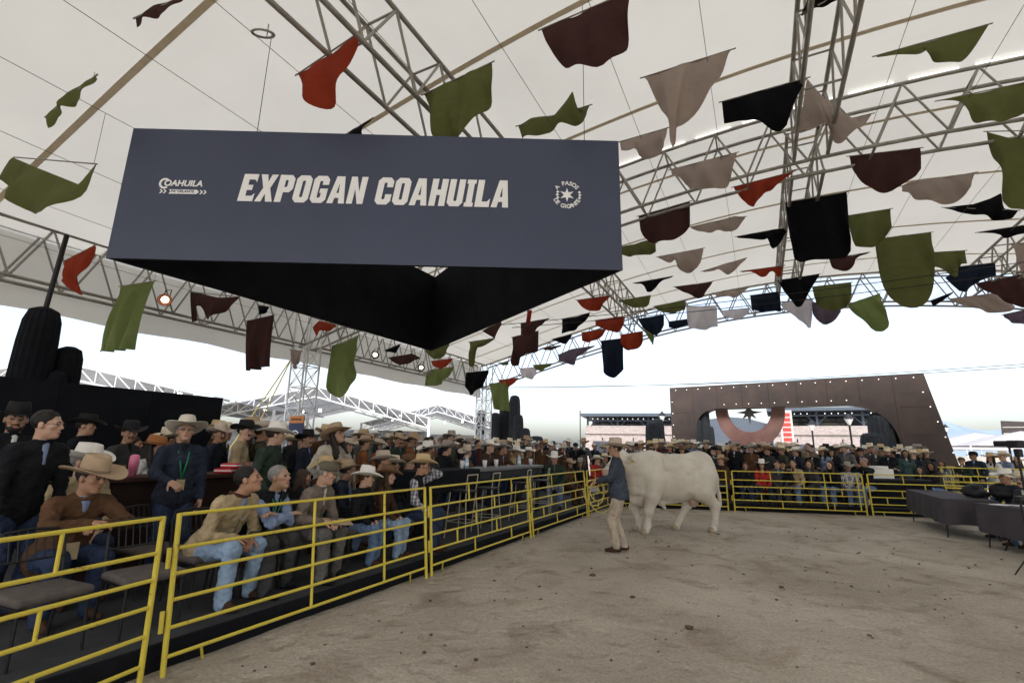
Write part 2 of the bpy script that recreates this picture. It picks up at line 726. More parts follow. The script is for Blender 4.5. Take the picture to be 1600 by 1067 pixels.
def make_membrane():
    V, Q = [], []
    As = np.linspace(-12.4, A3 + 0.25, 49)
    Bs = np.linspace(BE0 - 0.35, BE1 + 0.35, 41)
    for a in As:
        f = ((a - A1) / (A2 - A1)) % 1.0
        sag = 0.16 * math.sin(math.pi * f)
        for b in Bs:
            V.append(tuple(W(a, b, ztop(min(max(b, BE0), BE1)) + 0.10 - sag)))
    nb = len(Bs)
    for i in range(len(As) - 1):
        for j in range(nb - 1):
            Q.append((i * nb + j, i * nb + j + 1, (i + 1) * nb + j + 1, (i + 1) * nb + j))
    root = link('tent_roof', mesh_np('tent_roof', V, Q), MEMB)
    tag(root, 'cream white tent roof membrane stretched over steel trusses', 'tent roof')
    for k in range(-4, 12):
        a = A1 + (A2 - A1) / 4 * k + 0.9
        if a > A3:
            break
        f = ((a - A1) / (A2 - A1)) % 1.0
        sag = 0.16 * math.sin(math.pi * f)
        V, Q = [], []
        bs = np.linspace(BE0, BE1, 31)
        for b in bs:
            z = ztop(b) + 0.085 - sag
            V += [tuple(W(a - 0.05, b, z)), tuple(W(a + 0.05, b, z))]
        for i in range(30):
            Q.append((2 * i, 2 * i + 1, 2 * i + 3, 2 * i + 2))
        link('seam', mesh_np('seam', V, Q), SEAM, root)
    # hanging valance along both eaves
    for be, s in ((BE0 - 0.36, 1), (BE1 + 0.36, -1)):
        V, Q = [], []
        for i, a in enumerate(np.linspace(-12.4, A3 + 0.25, 60)):
            wv = 0.03 * math.sin(a * 2.3) + 0.02 * math.sin(a * 5.7)
            f = ((a - A1) / (A2 - A1)) % 1.0
            zt = ztop(BE0 if s > 0 else BE1) + 0.10 - 0.16 * math.sin(math.pi * f)
            V += [tuple(W(a, be, zt)), tuple(W(a, be - s * wv * 0.5, 5.0)), tuple(W(a, be - s * wv, 4.2 + 0.03 * math.sin(a * 1.9)))]
        for i in range(59):
            for k in range(2):
                Q.append((3 * i + k, 3 * i + k + 1, 3 * i + 4 + k, 3 * i + 3 + k))
        v = link('valance', mesh_np('valance', V, Q), MEMB, root)


make_membrane()


def truss(name, label, cat, fn, s0, s1, wdir, wid, depth_fn, bays, r=0.038, rw=0.022, mat=STEEL, group=None, top_flat=False):
    """box truss: fn(s) gives the bottom centre line, depth_fn(s) its height"""
    base = fn((s0 + s1) / 2)
    root = empty(name, base)
    tag(root, label, cat, group)
    ss = [s0 + (s1 - s0) * i / bays for i in range(bays + 1)]
    hw = wdir * (wid / 2)
    lowL = [fn(s) - hw for s in ss]
    lowR = [fn(s) + hw for s in ss]
    upL = [p + Vector((0, 0, depth_fn(s))) for p, s in zip(lowL, ss)]
    upR = [p + Vector((0, 0, depth_fn(s))) for p, s in zip(lowR, ss)]
    for ch in (lowL, lowR, upL, upR):
        sweep('chord', ch, r, mat, root, base, seg=8)
    for i in range(bays):
        for lo_, up_ in ((lowL, upL), (lowR, upR)):
            mid = (up_[i] + up_[i + 1]) / 2
            tube('brace', lo_[i], mid, rw, mat, root, base)
            tube('brace', mid, lo_[i + 1], rw, mat, root, base)
        if i % 2 == 0:
            tube('tie', lowL[i], lowR[i], rw, mat, root, base)
        tube('tie', (upL[i] + upL[i + 1]) / 2, (upR[i] + upR[i + 1]) / 2, rw * .9, mat, root, base)
    return root


LBL = {A1: 'nearest curved arch truss over the foreground, above the viewer',
       A2: 'middle curved arch truss with light tubes, behind the hanging sign',
       A3: 'far end curved arch truss seen against the bright sky'}
for a in (A1, A2, A3):
    tr = truss('arch_truss', LBL[a], 'truss', lambda s, a=a: W(a, s, zb(s)), BE0, BE1, AX, 0.62, lambda s: TR_D, 26,
               group='arch trusses carrying the tent roof')
TUBEL = emit('light_tube', (1.0, 0.98, 0.93), 0.9)
for i in range(12):
    b0 = -3.6 + i * 0.95
    g = tube('light_tube', W(A2 - 0.36, b0, ztop(b0) + 0.03), W(A2 - 0.36, b0 + 0.72, ztop(b0 + 0.72) + 0.03), 0.014, TUBEL)
    tag(g, 'slim white light tube on the middle arch truss, %s from the sign' % ORD[i], 'light tube', 'light tubes on the middle arch')
for b, lab in ((-4.5, 'lengthwise roof truss on the left slope, above the sign'), (1.35, 'lengthwise ridge truss along the top of the tent'),
               (7.2, 'lengthwise roof truss on the right slope')):
    for s0, s1, seg in ((-6, A1, 'foreground bay'), (A1, A2, 'near bay'), (A2, A3, 'far bay')):
        truss('roof_truss', lab + ', ' + seg, 'truss', lambda s, b=b: W(s, b, zb(b) + 0.05), s0 + 0.33, s1 - 0.33, BX, 0.58,
              lambda s: 1.02, 10 if seg != 'foreground bay' else 5, group='lengthwise roof trusses')
for s0, s1, seg in ((A1, A2, 'left of the steel tower'), (A2, A3, 'between the two steel towers')):
    truss('eave_truss', 'long eave truss along the left tent edge, ' + seg, 'truss', lambda s: W(s, BE0, 4.69), s0 + .3, s1 - .3,
          BX, 0.55, lambda s: 1.14, 11, group='eave trusses on the left')
truss('eave_truss', 'long eave truss along the right tent edge', 'truss', lambda s: W(s, BE1, 4.69), A2 + .3, A3 - .3, BX, 0.55, lambda s: 1.14, 11,
      group='eave trusses on the right')


def tower(a, b, label, h=4.7, wd=0.6):
    base = W(a, b)
    root = empty('truss_tower', base)
    tag(root, label, 'tower', 'steel towers holding up the tent')
    cs = [AX * sx * wd / 2 + BX * sy * wd / 2 for sx, sy in ((-1, -1), (1, -1), (1, 1), (-1, 1))]
    ST = STEELW
    for c in cs:
        tube('chord', c, c + Vector((0, 0, h + 1.1)), 0.03, ST, root, seg=10)
    n = int(h / 0.62)
    for i in range(n + 1):
        z = i * h / n
        for k in range(4):
            p, q = cs[k], cs[(k + 1) % 4]
            tube('rung', p + Vector((0, 0, z)), q + Vector((0, 0, z)), 0.017, ST, root)
            if i < n:
                z2 = z + h / n
                tube('brace', p + Vector((0, 0, z)), q + Vector((0, 0, z2)), 0.014, ST, root)
                tube('brace', q + Vector((0, 0, z)), p + Vector((0, 0, z2)), 0.014, ST, root)
    return root


tower(A2, BE0, 'steel lattice tower behind the left crowd, with an orange sign at its foot')
tower(A3, BE0, 'far steel lattice tower beside the dark cactus sculptures')
tower(A3, BE1, 'steel lattice tower at the far right corner of the tent')
# sign at tower foot
sg = empty('hanging_sign', W(A2 - 0.45, BE0 + 0.45, 1.7))
tag(sg, 'orange and navy sign board on the left steel tower', 'sign')
box('panel', (0, 0, 0.22), (0.62, 0.03, 0.9), M('navy_board', (0.035, 0.045, 0.10), var=0.1), sg, rz=math.atan2(BX.y, BX.x))
o = box('header', (0, 0, 0.62), (0.62, 0.036, 0.22), M('orange_board', (0.50, 0.20, 0.07), var=0.1), sg, rz=math.atan2(BX.y, BX.x))
for k in range(7):
    box('header_mark', Vector((0, 0, 0.62)) - AX * 0.02 + BX * (-0.2 + k * 0.066), (0.05, 0.004, 0.06), M('dark_ink', (0.12, 0.035, 0.02)), sg, rz=math.atan2(BX.y, BX.x))
sweep('emblem', [Vector((0, 0, 0.12)) - AX * 0.02 + BX * (0.16 * math.cos(k)) + Vector((0, 0, 0.16 * math.sin(k))) for k in np.linspace(0, 2 * math.pi, 17)[:-1]],
      0.02, WHITE, sg, closed=True)

# guy straps of the near tower
STRAP = M('yellow_strap', (0.45, 0.38, 0.10), var=0.2)
for k, (da, lab) in enumerate(((-1.0, 'left of the two'), (-0.4, 'right of the two'))):
    g = sweep('guy_strap', [W(A2 - .3, BE0 - .3, 4.3), W(A2 + da * 1.6, BE0 - 1.9 - k * .3, 0.2)], 0.018, STRAP)
    tag(g, 'slanting yellow guy strap beside the left steel tower, ' + lab, 'strap', 'guy straps')

# cables along the tent carrying the pennants
WIRE = M('thin_cable', (0.10, 0.10, 0.10), rough=0.6)


def zs(b):
    return zb(b) + 0.12


for i, b in enumerate(np.arange(-11.5, 12.6, 1.25)):
    g = sweep('cable', [W(-4 + 26 * t / 12, b, zs(b) - 0.12 * math.sin(math.pi * ((t * 26 / 12 + 7) / 11.54 % 1))) for t in range(13)], 0.0042, WIRE, seg=5)
    tag(g, 'thin steel cable under the roof carrying pennants, %s from the left edge' % ORD[i], 'cable', 'pennant cables')
for i, (y0, y1) in enumerate(((606, 566), (604, 571))):
    p, q = at_y(760, y0, 27), at_y(1640, y1, 17)
    g = sweep('overhead_wire', [p.lerp(q, t / 12) - Vector((0, 0, 0.25 * math.sin(math.pi * t / 12))) for t in range(13)], 0.012, WIRE, seg=5)
    tag(g, ['upper', 'lower'][i] + ' of two black wires crossing the sky at right', 'wire', 'overhead wires')
for i, (x0, y0, x1, y1) in enumerate(((780, 508, 1640, 404), (800, 512, 1640, 420))):
    p, q = at_y(x0, y0, 15), at_y(x1, y1, 11)
    g = sweep('black_cable', [p.lerp(q, t / 12) - Vector((0, 0, 0.12 * math.sin(math.pi * t / 12))) for t in range(13)], 0.011, DARKM, seg=5)
    tag(g, ['higher', 'lower'][i] + ' of two black cables strung across under the pennants', 'cable', 'black cables under the pennants')

# ------------------------------------------------------------------ pennants
FC = {'olive green': RGB(116, 122, 76), 'rust red': RGB(168, 72, 50), 'maroon': RGB(86, 60, 58), 'black': RGB(26, 26, 30),
      'beige': RGB(186, 172, 164), 'navy': RGB(38, 48, 66), 'mauve': RGB(120, 108, 124), 'white': RGB(225, 222, 226),
      'light green': RGB(138, 152, 98)}
ZM = {'A': (.37483, 0, 0), 'B': (.25, 360, 0), 'C': (.2625, 740, 0), 'D': (.30928, 1120, 0), 'E': (.28125, 940, 200), 'F': (.24374, 1240, 280),
      'G': (.275, 640, 420), 'H': (.26243, 320, 420), 'J': (.35623, 0, 320)}
G_, R_, K_, B_, N_, O_ = 'olive green', 'rust red', 'black', 'beige', 'navy', 'maroon'
FLAGS = [
 ('A', O_, [(565,75),(640,25),(760,-12)], [(565,112),(620,85),(680,65),(758,2)]),
 ('A', G_, [(195,485),(265,405),(345,345),(398,318)], [(212,540),(245,470),(300,450),(350,405),(400,328)]),
 ('A', G_, [(50,655),(130,690),(330,770),(398,684)], [(10,750),(60,820),(130,890),(190,900),(270,870),(340,810),(400,690)]),
 ('B', R_, [(420,465),(500,420),(640,330),(760,245),(808,203)], [(425,470),(455,560),(450,600),(485,655),(530,662),(600,628),(680,540),(735,430),(810,212)]),
 ('B', K_, [(740,830),(800,785),(880,745)], [(742,900),(838,900),(842,790),(882,750)]),
 ('B', G_, [(1210,590),(1400,495),(1632,392)], [(1245,700),(1260,760),(1270,880),(1440,870),(1480,800),(1560,690),(1600,610),(1630,530)]),
 ('C', O_, [(405,175),(640,80),(930,-50)], [(405,180),(430,250),(480,330),(540,375),(600,380),(670,405),(735,425),(780,415),(825,360),(870,310),(905,240),(930,-30)]),
 ('C', G_, [(265,750),(340,705),(480,685),(560,590),(592,545),(615,650),(690,628)], [(290,825),(330,822),(430,795),(560,750),(640,735),(665,705),(690,632)]),
 ('C', B_, [(1010,462),(1270,375),(1540,295)], [(1030,470),(1070,560),(1130,670),(1172,740),(1165,830),(1185,880),(1200,800),(1195,742),(1230,735),(1300,690),(1370,620),(1430,520),(1480,420),(1518,305)]),
 ('C', B_, [(870,845),(1000,810),(1155,762)], [(880,900),(930,920),(970,890),(990,940),(1040,960),(1135,935),(1152,775)]),
 ('D', K_, [(425,75),(460,0),(620,-30)], [(430,82),(520,35),(640,0)]),
 ('D', K_, [(25,515),(240,455),(455,395)], [(35,610),(140,600),(220,635),(345,650),(380,560),(430,430),(457,398)]),
 ('D', B_, [(370,675),(430,560),(455,398),(530,480),(620,565),(690,600),(780,576)], [(400,676),(480,660),(550,650),(590,720),(625,755),(680,690),(740,640),(780,582)]),
 ('D', G_, [(805,283),(1060,215),(1200,175),(1370,125)], [(810,289),(930,280),(1035,277),(1070,237),(1100,330),(1150,352),(1220,330),(1290,260),(1372,130)]),
 ('D', G_, [(1120,510),(1225,490),(1400,455),(1620,405)], [(1225,500),(1260,570),(1330,655),(1400,660),(1480,610),(1560,570),(1640,560)]),
 ('D', G_, [(1365,665),(1480,700),(1560,690),(1640,660)], [(1385,760),(1415,900),(1450,1060),(1550,1070),(1640,1085)]),
 ('D', O_, [(670,790),(850,770),(1028,748)], [(672,798),(700,900),(735,945),(800,968),(870,970),(940,945),(1000,900),(1034,850)]),
 ('D', B_, [(935,940),(985,915),(1140,895),(1305,872)], [(935,970),(975,975),(1000,1010),(1060,1040),(1130,1048),(1200,1035),(1260,985),(1303,880)]),
 ('D', R_, [(85,945),(240,905),(385,868)], [(90,957),(180,1066),(210,1010),(245,960),(275,965),(320,920),(387,872)]),
 ('E', B_, [(385,232),(560,185),(748,138)], [(390,262),(440,278),(470,310),(530,340),(600,350),(660,340),(710,300),(750,145)]),
 ('E', O_, [(205,490),(350,450),(490,408)], [(207,500),(225,600),(270,640),(330,652),(390,640),(440,605),(492,545)]),
 ('E', G_, [(105,660),(180,645),(250,625),(300,640)], [(105,705),(180,718),(260,705),(303,690)]),
 ('E', B_, [(490,551),(540,538),(640,515),(740,490),(795,493)], [(500,558),(545,575),(600,588),(645,560),(700,580),(730,585),(797,500)]),
 ('E', K_, [(750,603),(900,573),(1035,552)], [(755,610),(830,620),(918,622),(925,590),(940,692),(985,650),(1037,560)]),
 ('E', B_, [(310,716),(430,694),(565,668)], [(320,724),(385,752),(412,722),(425,790),(480,805),(548,770),(565,676)]),
 ('E', B_, [(560,795),(680,755),(800,723)], [(570,801),(620,795),(650,780),(680,810),(710,818),(802,730)]),
 ('E', R_, [(775,796),(900,778),(1012,764)], [(780,802),(840,797),(905,842),(945,787),(990,838),(1012,770)]),
 ('E', K_, [(180,861),(290,843),(390,824)], [(185,866),(230,864),(262,930),(330,850),(392,829)]),
 ('E', O_, [(405,882),(520,869),(612,855)], [(410,888),(470,920),(555,957),(590,900),(614,861)]),
 ('E', K_, [(1020,415),(1180,388),(1361,356)], [(1045,600),(1080,748),(1240,735),(1391,709),(1378,560)]),
 ('E', K_, [(975,847),(1090,829),(1210,811)], [(980,855),(1040,940),(1095,1022),(1160,900),(1210,818)]),
 ('E', N_, [(825,930),(990,908)], [(835,1015),(900,1022),(998,1015)]),
 ('E', B_, [(630,925),(700,905),(810,889)], [(640,940),(700,935),(740,950),(808,896)]),
 ('E', G_, [(85,960),(170,945),(270,930)], [(100,964),(195,1008),(262,990),(273,935)]),
 ('E', G_, [(290,990),(400,970),(465,957)], [(300,1002),(350,1030),(400,1032),(466,1010)]),
 ('E', 'white', [(470,993),(640,988)], [(475,1066),(480,1110),(560,1122),(645,1100)]),
 ('E', 'white', [(670,1015),(820,1000)], [(680,1045),(760,1068),(822,1025)]),
 ('E', 'white', [(1000,965),(1170,953)], [(1005,1002),(1100,1060),(1160,1130),(1172,1040)]),
 ('F', G_, [(345,235),(480,213),(622,190)], [(350,245),(375,450),(430,458),(520,440),(590,375),(624,320)]),
 ('F', K_, [(965,182),(1150,160),(1260,125),(1330,90),(1350,190),(1435,200)], [(970,188),(1200,240),(1390,268),(1437,206)]),
 ('F', K_, [(1180,341),(1330,316),(1510,290)], [(1185,345),(1320,347),(1352,385),(1420,365),(1510,335)]),
 ('F', G_, [(520,385),(700,360),(882,340)], [(525,440),(550,580),(590,750),(640,800),(700,828),(780,830),(850,800),(890,730),(905,640),(884,350)]),
 ('F', G_, [(885,470),(1000,463),(1100,457)], [(890,550),(960,590),(1060,635),(1065,545),(1108,545)]),
 ('F', O_, [(225,511),(380,489),(480,469)], [(230,518),(250,570),(300,597),(350,590),(390,550),(400,502),(482,475)]),
 ('F', N_, [(1065,560),(1180,548),(1292,535)], [(975,630),(1070,752),(1170,660),(1296,620)]),
 ('F', K_, [(880,778),(960,745),(1020,724)], [(880,787),(893,820),(950,785),(1022,731)]),
 ('F', G_, [(118,690),(370,661)], [(130,750),(150,800),(220,850),(290,840),(350,810),(372,740)]),
 ('F', 'light green', [(345,803),(420,775),(552,733)], [(360,830),(430,900),(510,975),(575,980),(617,940),(590,860),(556,742)]),
 ('F', 'mauve', [(118,790),(300,795)], [(122,860),(150,915),(200,935),(260,915),(303,850)]),
 ('F', O_, [(1170,668),(1300,640),(1500,602)], [(1180,682),(1300,770),(1500,855),(1510,700)]),
 ('F', B_, [(990,768),(1130,752),(1275,733)], [(1010,777),(1130,825),(1290,858),(1400,850),(1425,812)]),
 ('F', 'mauve', [(1340,868),(1510,832)], [(1350,888),(1400,920),(1510,945)]),
 ('F', B_, [(1390,420),(1530,402)], [(1410,440),(1460,620),(1485,760),(1540,750)]),
 ('G', R_, [(950,178),(1050,163),(1140,150)], [(955,187),(980,220),(1030,248),(1080,240),(1105,200),(1142,156)]),
 ('G', K_, [(865,285),(950,270),(1022,250)], [(868,372),(900,365),(960,340),(1000,300),(1024,257)]),
 ('G', O_, [(630,310),(700,295),(790,282)], [(632,378),(690,380),(740,330),(770,297),(792,287)]),
 ('G', R_, [(667,236),(695,233)], [(666,312),(692,318)]),
 ('G', O_, [(415,350),(470,320),(520,300)], [(420,358),(490,400),(522,312)]),
 ('G', G_, [(338,415),(400,405),(480,394)], [(345,440),(338,560),(370,555),(368,455),(420,440),(482,400)]),
 ('G', O_, [(582,388),(660,372),(732,352)], [(588,480),(590,558),(625,550),(655,492),(732,468)]),
 ('G', K_, [(808,400),(870,385),(920,369)], [(812,405),(890,432),(915,400),(922,376)]),
 ('G', R_, [(978,362),(1050,350),(1115,339)], [(982,410),(1020,420),(1070,405),(1105,370),(1117,346)]),
 ('G', R_, [(1055,292),(1130,280),(1218,269)], [(1058,325),(1090,335),(1150,362),(1190,362),(1218,320)]),
 ('G', R_, [(1198,375),(1262,364),(1325,354)], [(1200,430),(1225,460),(1265,467),(1305,450),(1327,410)]),
 ('G', N_, [(1088,409),(1150,402),(1214,394)], [(1096,560),(1110,600),(1150,622),(1190,610),(1214,570)]),
 ('G', N_, [(1295,285),(1445,261)], [(1330,340),(1410,390),(1446,320)]),
 ('G', N_, [(1470,300),(1580,285)], [(1475,335),(1530,340),(1584,315)]),
 ('G', 'light green', [(1330,338),(1388,360)], [(1345,370),(1385,438),(1392,400)]),
 ('G', 'mauve', [(842,488),(920,455),(1050,436)], [(848,520),(900,540),(945,552),(955,500),(1000,470),(1052,441)]),
 ('G', O_, [(745,451),(860,434)], [(770,462),(800,465),(860,441)]),
 ('G', G_, [(698,547),(802,538)], [(720,575),(745,580),(804,550)]),
 ('G', 'white', [(625,567),(720,558)], [(635,610),(690,628),(722,600)]),
 ('G', G_, [(505,535),(562,526)], [(530,550),(562,545)]),
 ('G', G_, [(88,455),(225,425)], [(95,475),(130,510),(170,518),(205,490),(226,440)]),
 ('G', R_, [(120,525),(240,509)], [(140,555),(190,575),(242,518)]),
 ('G', 'light green', [(100,580),(130,570),(250,556)], [(80,660),(140,668),(190,650),(252,566)]),
 ('G', K_, [(320,590),(448,576)], [(322,670),(348,733),(430,650),(450,590)]),
 ('G', R_, [(500,632),(615,619)], [(540,665),(552,685),(617,627)]),
 ('G', 'light green', [(453,652),(560,640)], [(470,795),(510,802),(558,808)]),
 ('J', O_, [(835,382),(880,388),(960,408),(1047,403)], [(822,510),(850,500),(880,430),(895,500),(930,500),(990,460),(1048,410)]),
 ('H', K_, [(318,215),(380,225)], [(310,270),(345,272),(380,236)]),
 ('H', O_, [(252,310),(415,274)], [(225,602),(300,600),(372,580)]),
 ('H', R_, [(645,345),(680,308),(778,330)], [(645,358),(665,405),(690,370),(740,372),(780,345)]),
 ('H', 'light green', [(757,460),(840,432),(918,396)], [(725,700),(740,750),(790,770),(840,755),(875,710),(905,480)]),
 ('H', K_, [(1070,485),(1160,449)], [(1075,492),(1135,500),(1162,458)]),
 ('H', O_, [(1088,527),(1170,515),(1235,504),(1282,528)], [(1095,533),(1150,572),(1200,575),(1240,550),(1284,535)]),
 ('H', B_, [(510,480),(578,490)], [(530,560),(540,600),(560,560)]),
 ('J', R_, [(285,245),(350,212),(417,178)], [(258,318),(300,350),(335,402),(360,350),(390,270),(418,186)]),
 ('J', 'light green', [(525,358),(600,347),(682,334)], [(472,650),(540,646),(602,638)]),
]


def resample(pts, n):
    pts = [Vector(p) for p in pts]
    L = [0.0]
    for p, q in zip(pts, pts[1:]):
        L.append(L[-1] + (q - p).length)
    out = []
    for i in range(n):
        s = L[-1] * i / (n - 1)
        k = 0
        while k < len(pts) - 2 and L[k + 1] < s:
            k += 1
        f = (s - L[k]) / max(L[k + 1] - L[k], 1e-9)
        out.append(pts[k].lerp(pts[k + 1], f))
    return out


FMAT = {k: M('pennant_' + k.replace(' ', '_'), c, rough=0.85, var=0.10, scale=2.5, trans=0.45, bump=0.7, bscale=6, spec=0.1, bdist=0.06) for k, c in FC.items()}
ROD = M('pennant_rod', (0.25, 0.23, 0.2), rough=0.6)
flag_objs = []


def chaikin(p):
    if len(p) < 4:
        return p
    o = [p[0]]
    for q, r in zip(p, p[1:]):
        o += [(q[0] * .78 + r[0] * .22, q[1] * .78 + r[1] * .22), (q[0] * .22 + r[0] * .78, q[1] * .22 + r[1] * .78)]
    return o + [p[-1]]


def make_flag(z, colr, top, bot):
    s, ox, oy = ZM[z]
    T = [(ox + s * x, oy + s * y) for x, y in top]
    Bt = [(ox + s * x, oy + s * y) for x, y in bot]
    # distance: the rod hangs on the cables, just under the trusses
    mx, my = (T[0][0] + T[-1][0]) / 2, (T[0][1] + T[-1][1]) / 2
    d = ray(mx, my)
    da, db = d.x * AX.x + d.y * AX.y, d.x * BX.x + d.y * BX.y
    best = None
    for t in np.arange(2.5, 40, 0.05):
        if CAM_H + d.z * t >= zs(db * t):
            best = t
            break
    a = min((best or 40) * da, 20.9)
    if z == 'H' or z == 'J':
        a = min(a, (-12.2 / db) * da) if db < 0 else a
    if db * a / da < -12.3:
        a = -12.3 / db * da
    N, Mr = 33, 13
    T, Bt = T, chaikin(Bt)
    tp, bt = resample([at_a(x, y, a) for x, y in T], N), resample([at_a(x, y, a) for x, y in Bt], N)
    base = (tp[0] + tp[-1]) / 2
    ph, ph2 = random.uniform(0, 6), random.uniform(0, 6)
    wid = (tp[-1] - tp[0]).length
    V, Q = [], []
    nf = min(max(1.6, wid / 0.45), 3.2)
    lean = random.uniform(-0.12, 0.12)
    for j in range(Mr):
        v = j / (Mr - 1)
        for i in range(N):
            u = i / (N - 1)
            p = tp[i].lerp(bt[i], v)
            L = (bt[i] - tp[i]).length
            am = 0.085 * min(1, L / 0.6) * (0.15 + v)
            off = am * (math.sin(nf * 6.28 * u * 0.8 + ph + 1.6 * v) + 0.35 * math.sin(nf * 9.1 * u + ph2 - 2.3 * v))
            off += -0.16 * min(1, L) * math.sin(math.pi * v * 0.8) * math.sin(math.pi * u) + lean * v * min(1, L)
            V.append(tuple(p + AX * off - base))
    for j in range(Mr - 1):
        for i in range(N - 1):
            Q.append((j * N + i, j * N + i + 1, (j + 1) * N + i + 1, (j + 1) * N + i))
    nv = len(V)
    V2 = [(v[0] + AX.x * 0.004, v[1] + AX.y * 0.004, v[2]) for v in V]
    Q2 = [tuple(q[::-1]) for q in Q]
    V += V2
    Q += [tuple(nv + x for x in q) for q in Q2]
    root = empty('pennant', base)
    link('cloth', mesh_np('pennant', V, Q), FMAT[colr], root)
    e = (tp[-1] - tp[0]).normalized() * 0.05
    if (T[-1][0] - T[0][0]) > 10:
        tube('rod', tp[0] - e, tp[-1] + e, 0.011, ROD, root, base, seg=6)
    if tp[0].z < zs(-3) - 0.3:
        for q in (tp[0] + e, tp[-1] - e):
            bq = q.x * BX.x + q.y * BX.y
            zt = zs(min(max(bq, -12.6), 12)) + 0.02
            if zt > q.z + 0.05:
                tube('string', q, Vector((q.x, q.y, zt)), 0.003, WIRE, root, base)
    ux = [p[0] for p in Bt]
    hgt = max(p[1] for p in Bt) - min(p[1] for p in T)
    shape = 'pointed' if len(Bt) <= 5 and abs(Bt[0][0] - Bt[-1][0]) > 0.5 * (T[-1][0] - T[0][0]) and hgt < 0.8 * (T[-1][0] - T[0][0]) else ('long' if hgt > 1.1 * (T[-1][0] - T[0][0]) else 'draped')
    flag_objs.append((mx, my, colr, shape, root, wid, a))


for f in FLAGS:
    make_flag(*f)
flag_objs.sort(key=lambda f: (f[0], f[1]))
cntr = {}
for mx, my, colr, shape, root, wid, a in flag_objs:
    k = cntr.get((colr, shape), 0)
    cntr[(colr, shape)] = k + 1
    tag(root, '%s %s cloth pennant hanging under the roof, %s of its kind from the left' % (shape, colr, ORD[k]), 'pennant', 'cloth pennants under the roof')

# ------------------------------------------------------------------ hanging sign: open three-sided ring of printed fabric
HB = 2.32
bl, yaw, side, hgt = Vector((-2.3064, 2.5547, 0)) * HB, 0.0124, 2.933 * HB, 0.8342 * HB
sz = CAM_H + HB
ux = Vector((math.cos(yaw), math.sin(yaw), 0))
uy = Vector((-math.sin(yaw), math.cos(yaw), 0))
br = bl + ux * side
bf = bl + ux * side / 2 + uy * side * 0.8660254
ctr = (bl + br + bf) / 3 + Vector((0, 0, sz))
sign = empty('hanging_banner_ring', ctr)
tag(sign, 'huge three sided dark grey banner ring with white lettering hung from the roof', 'banner')
NAVY = M('grey_blue_print', (0.055, 0.067, 0.118), rough=0.42, var=0.06, scale=1.2, bump=0.03, bscale=200, spec=0.35)
for p, q, nm in ((bl, br, 'front_panel'), (br, bf, 'side_panel'), (bf, bl, 'side_panel')):
    d = (q - p).normalized()
    nrm = Vector((d.y, -d.x, 0))
    V, Q, mi = [], [], []
    n1, n2 = 25, 9
    for s_, off in ((0, 0.0), (1, -0.05)):
        for j in range(n2):
            for i in range(n1):
                u, v = i / (n1 - 1), j / (n2 - 1)
                wv = 0.002 * math.sin(u * 17 + 2 * v) * math.sin(math.pi * v) if s_ == 0 else 0
                if s_ == 0:
                    wv += 0.010 * math.exp(-((u - 0.06 - 0.18 * v) * 16) ** 2) * math.exp(-(v / 0.15) ** 2)
                inset = 0.0 if s_ == 0 else 0.05 / math.tan(R(30)) 
                pp = p + d * (inset + (side - 2 * inset) * u) + nrm * (off + wv) + Vector((0, 0, sz + hgt * v))
                V.append(tuple(pp - ctr))
    for s_ in (0, 1):
        o0 = s_ * n1 * n2
        for j in range(n2 - 1):
            for i in range(n1 - 1):
                q4 = (o0 + j * n1 + i, o0 + j * n1 + i + 1, o0 + (j + 1) * n1 + i + 1, o0 + (j + 1) * n1 + i)
                Q.append(q4 if s_ == 0 else q4[::-1])
                mi.append(s_)
    o0 = n1 * n2
    for i in range(n1 - 1):
        Q.append((i, o0 + i, o0 + i + 1, i + 1))
        Q.append(((n2 - 1) * n1 + i, (n2 - 1) * n1 + i + 1, o0 + (n2 - 1) * n1 + i + 1, o0 + (n2 - 1) * n1 + i))
        mi += [1, 1]
    po = link(nm, mesh_np(nm, V, Q, mats=mi, smooth=False), None, sign)
    setmat(po, NAVY, 0)
    setmat(po, BLACKC, 1)
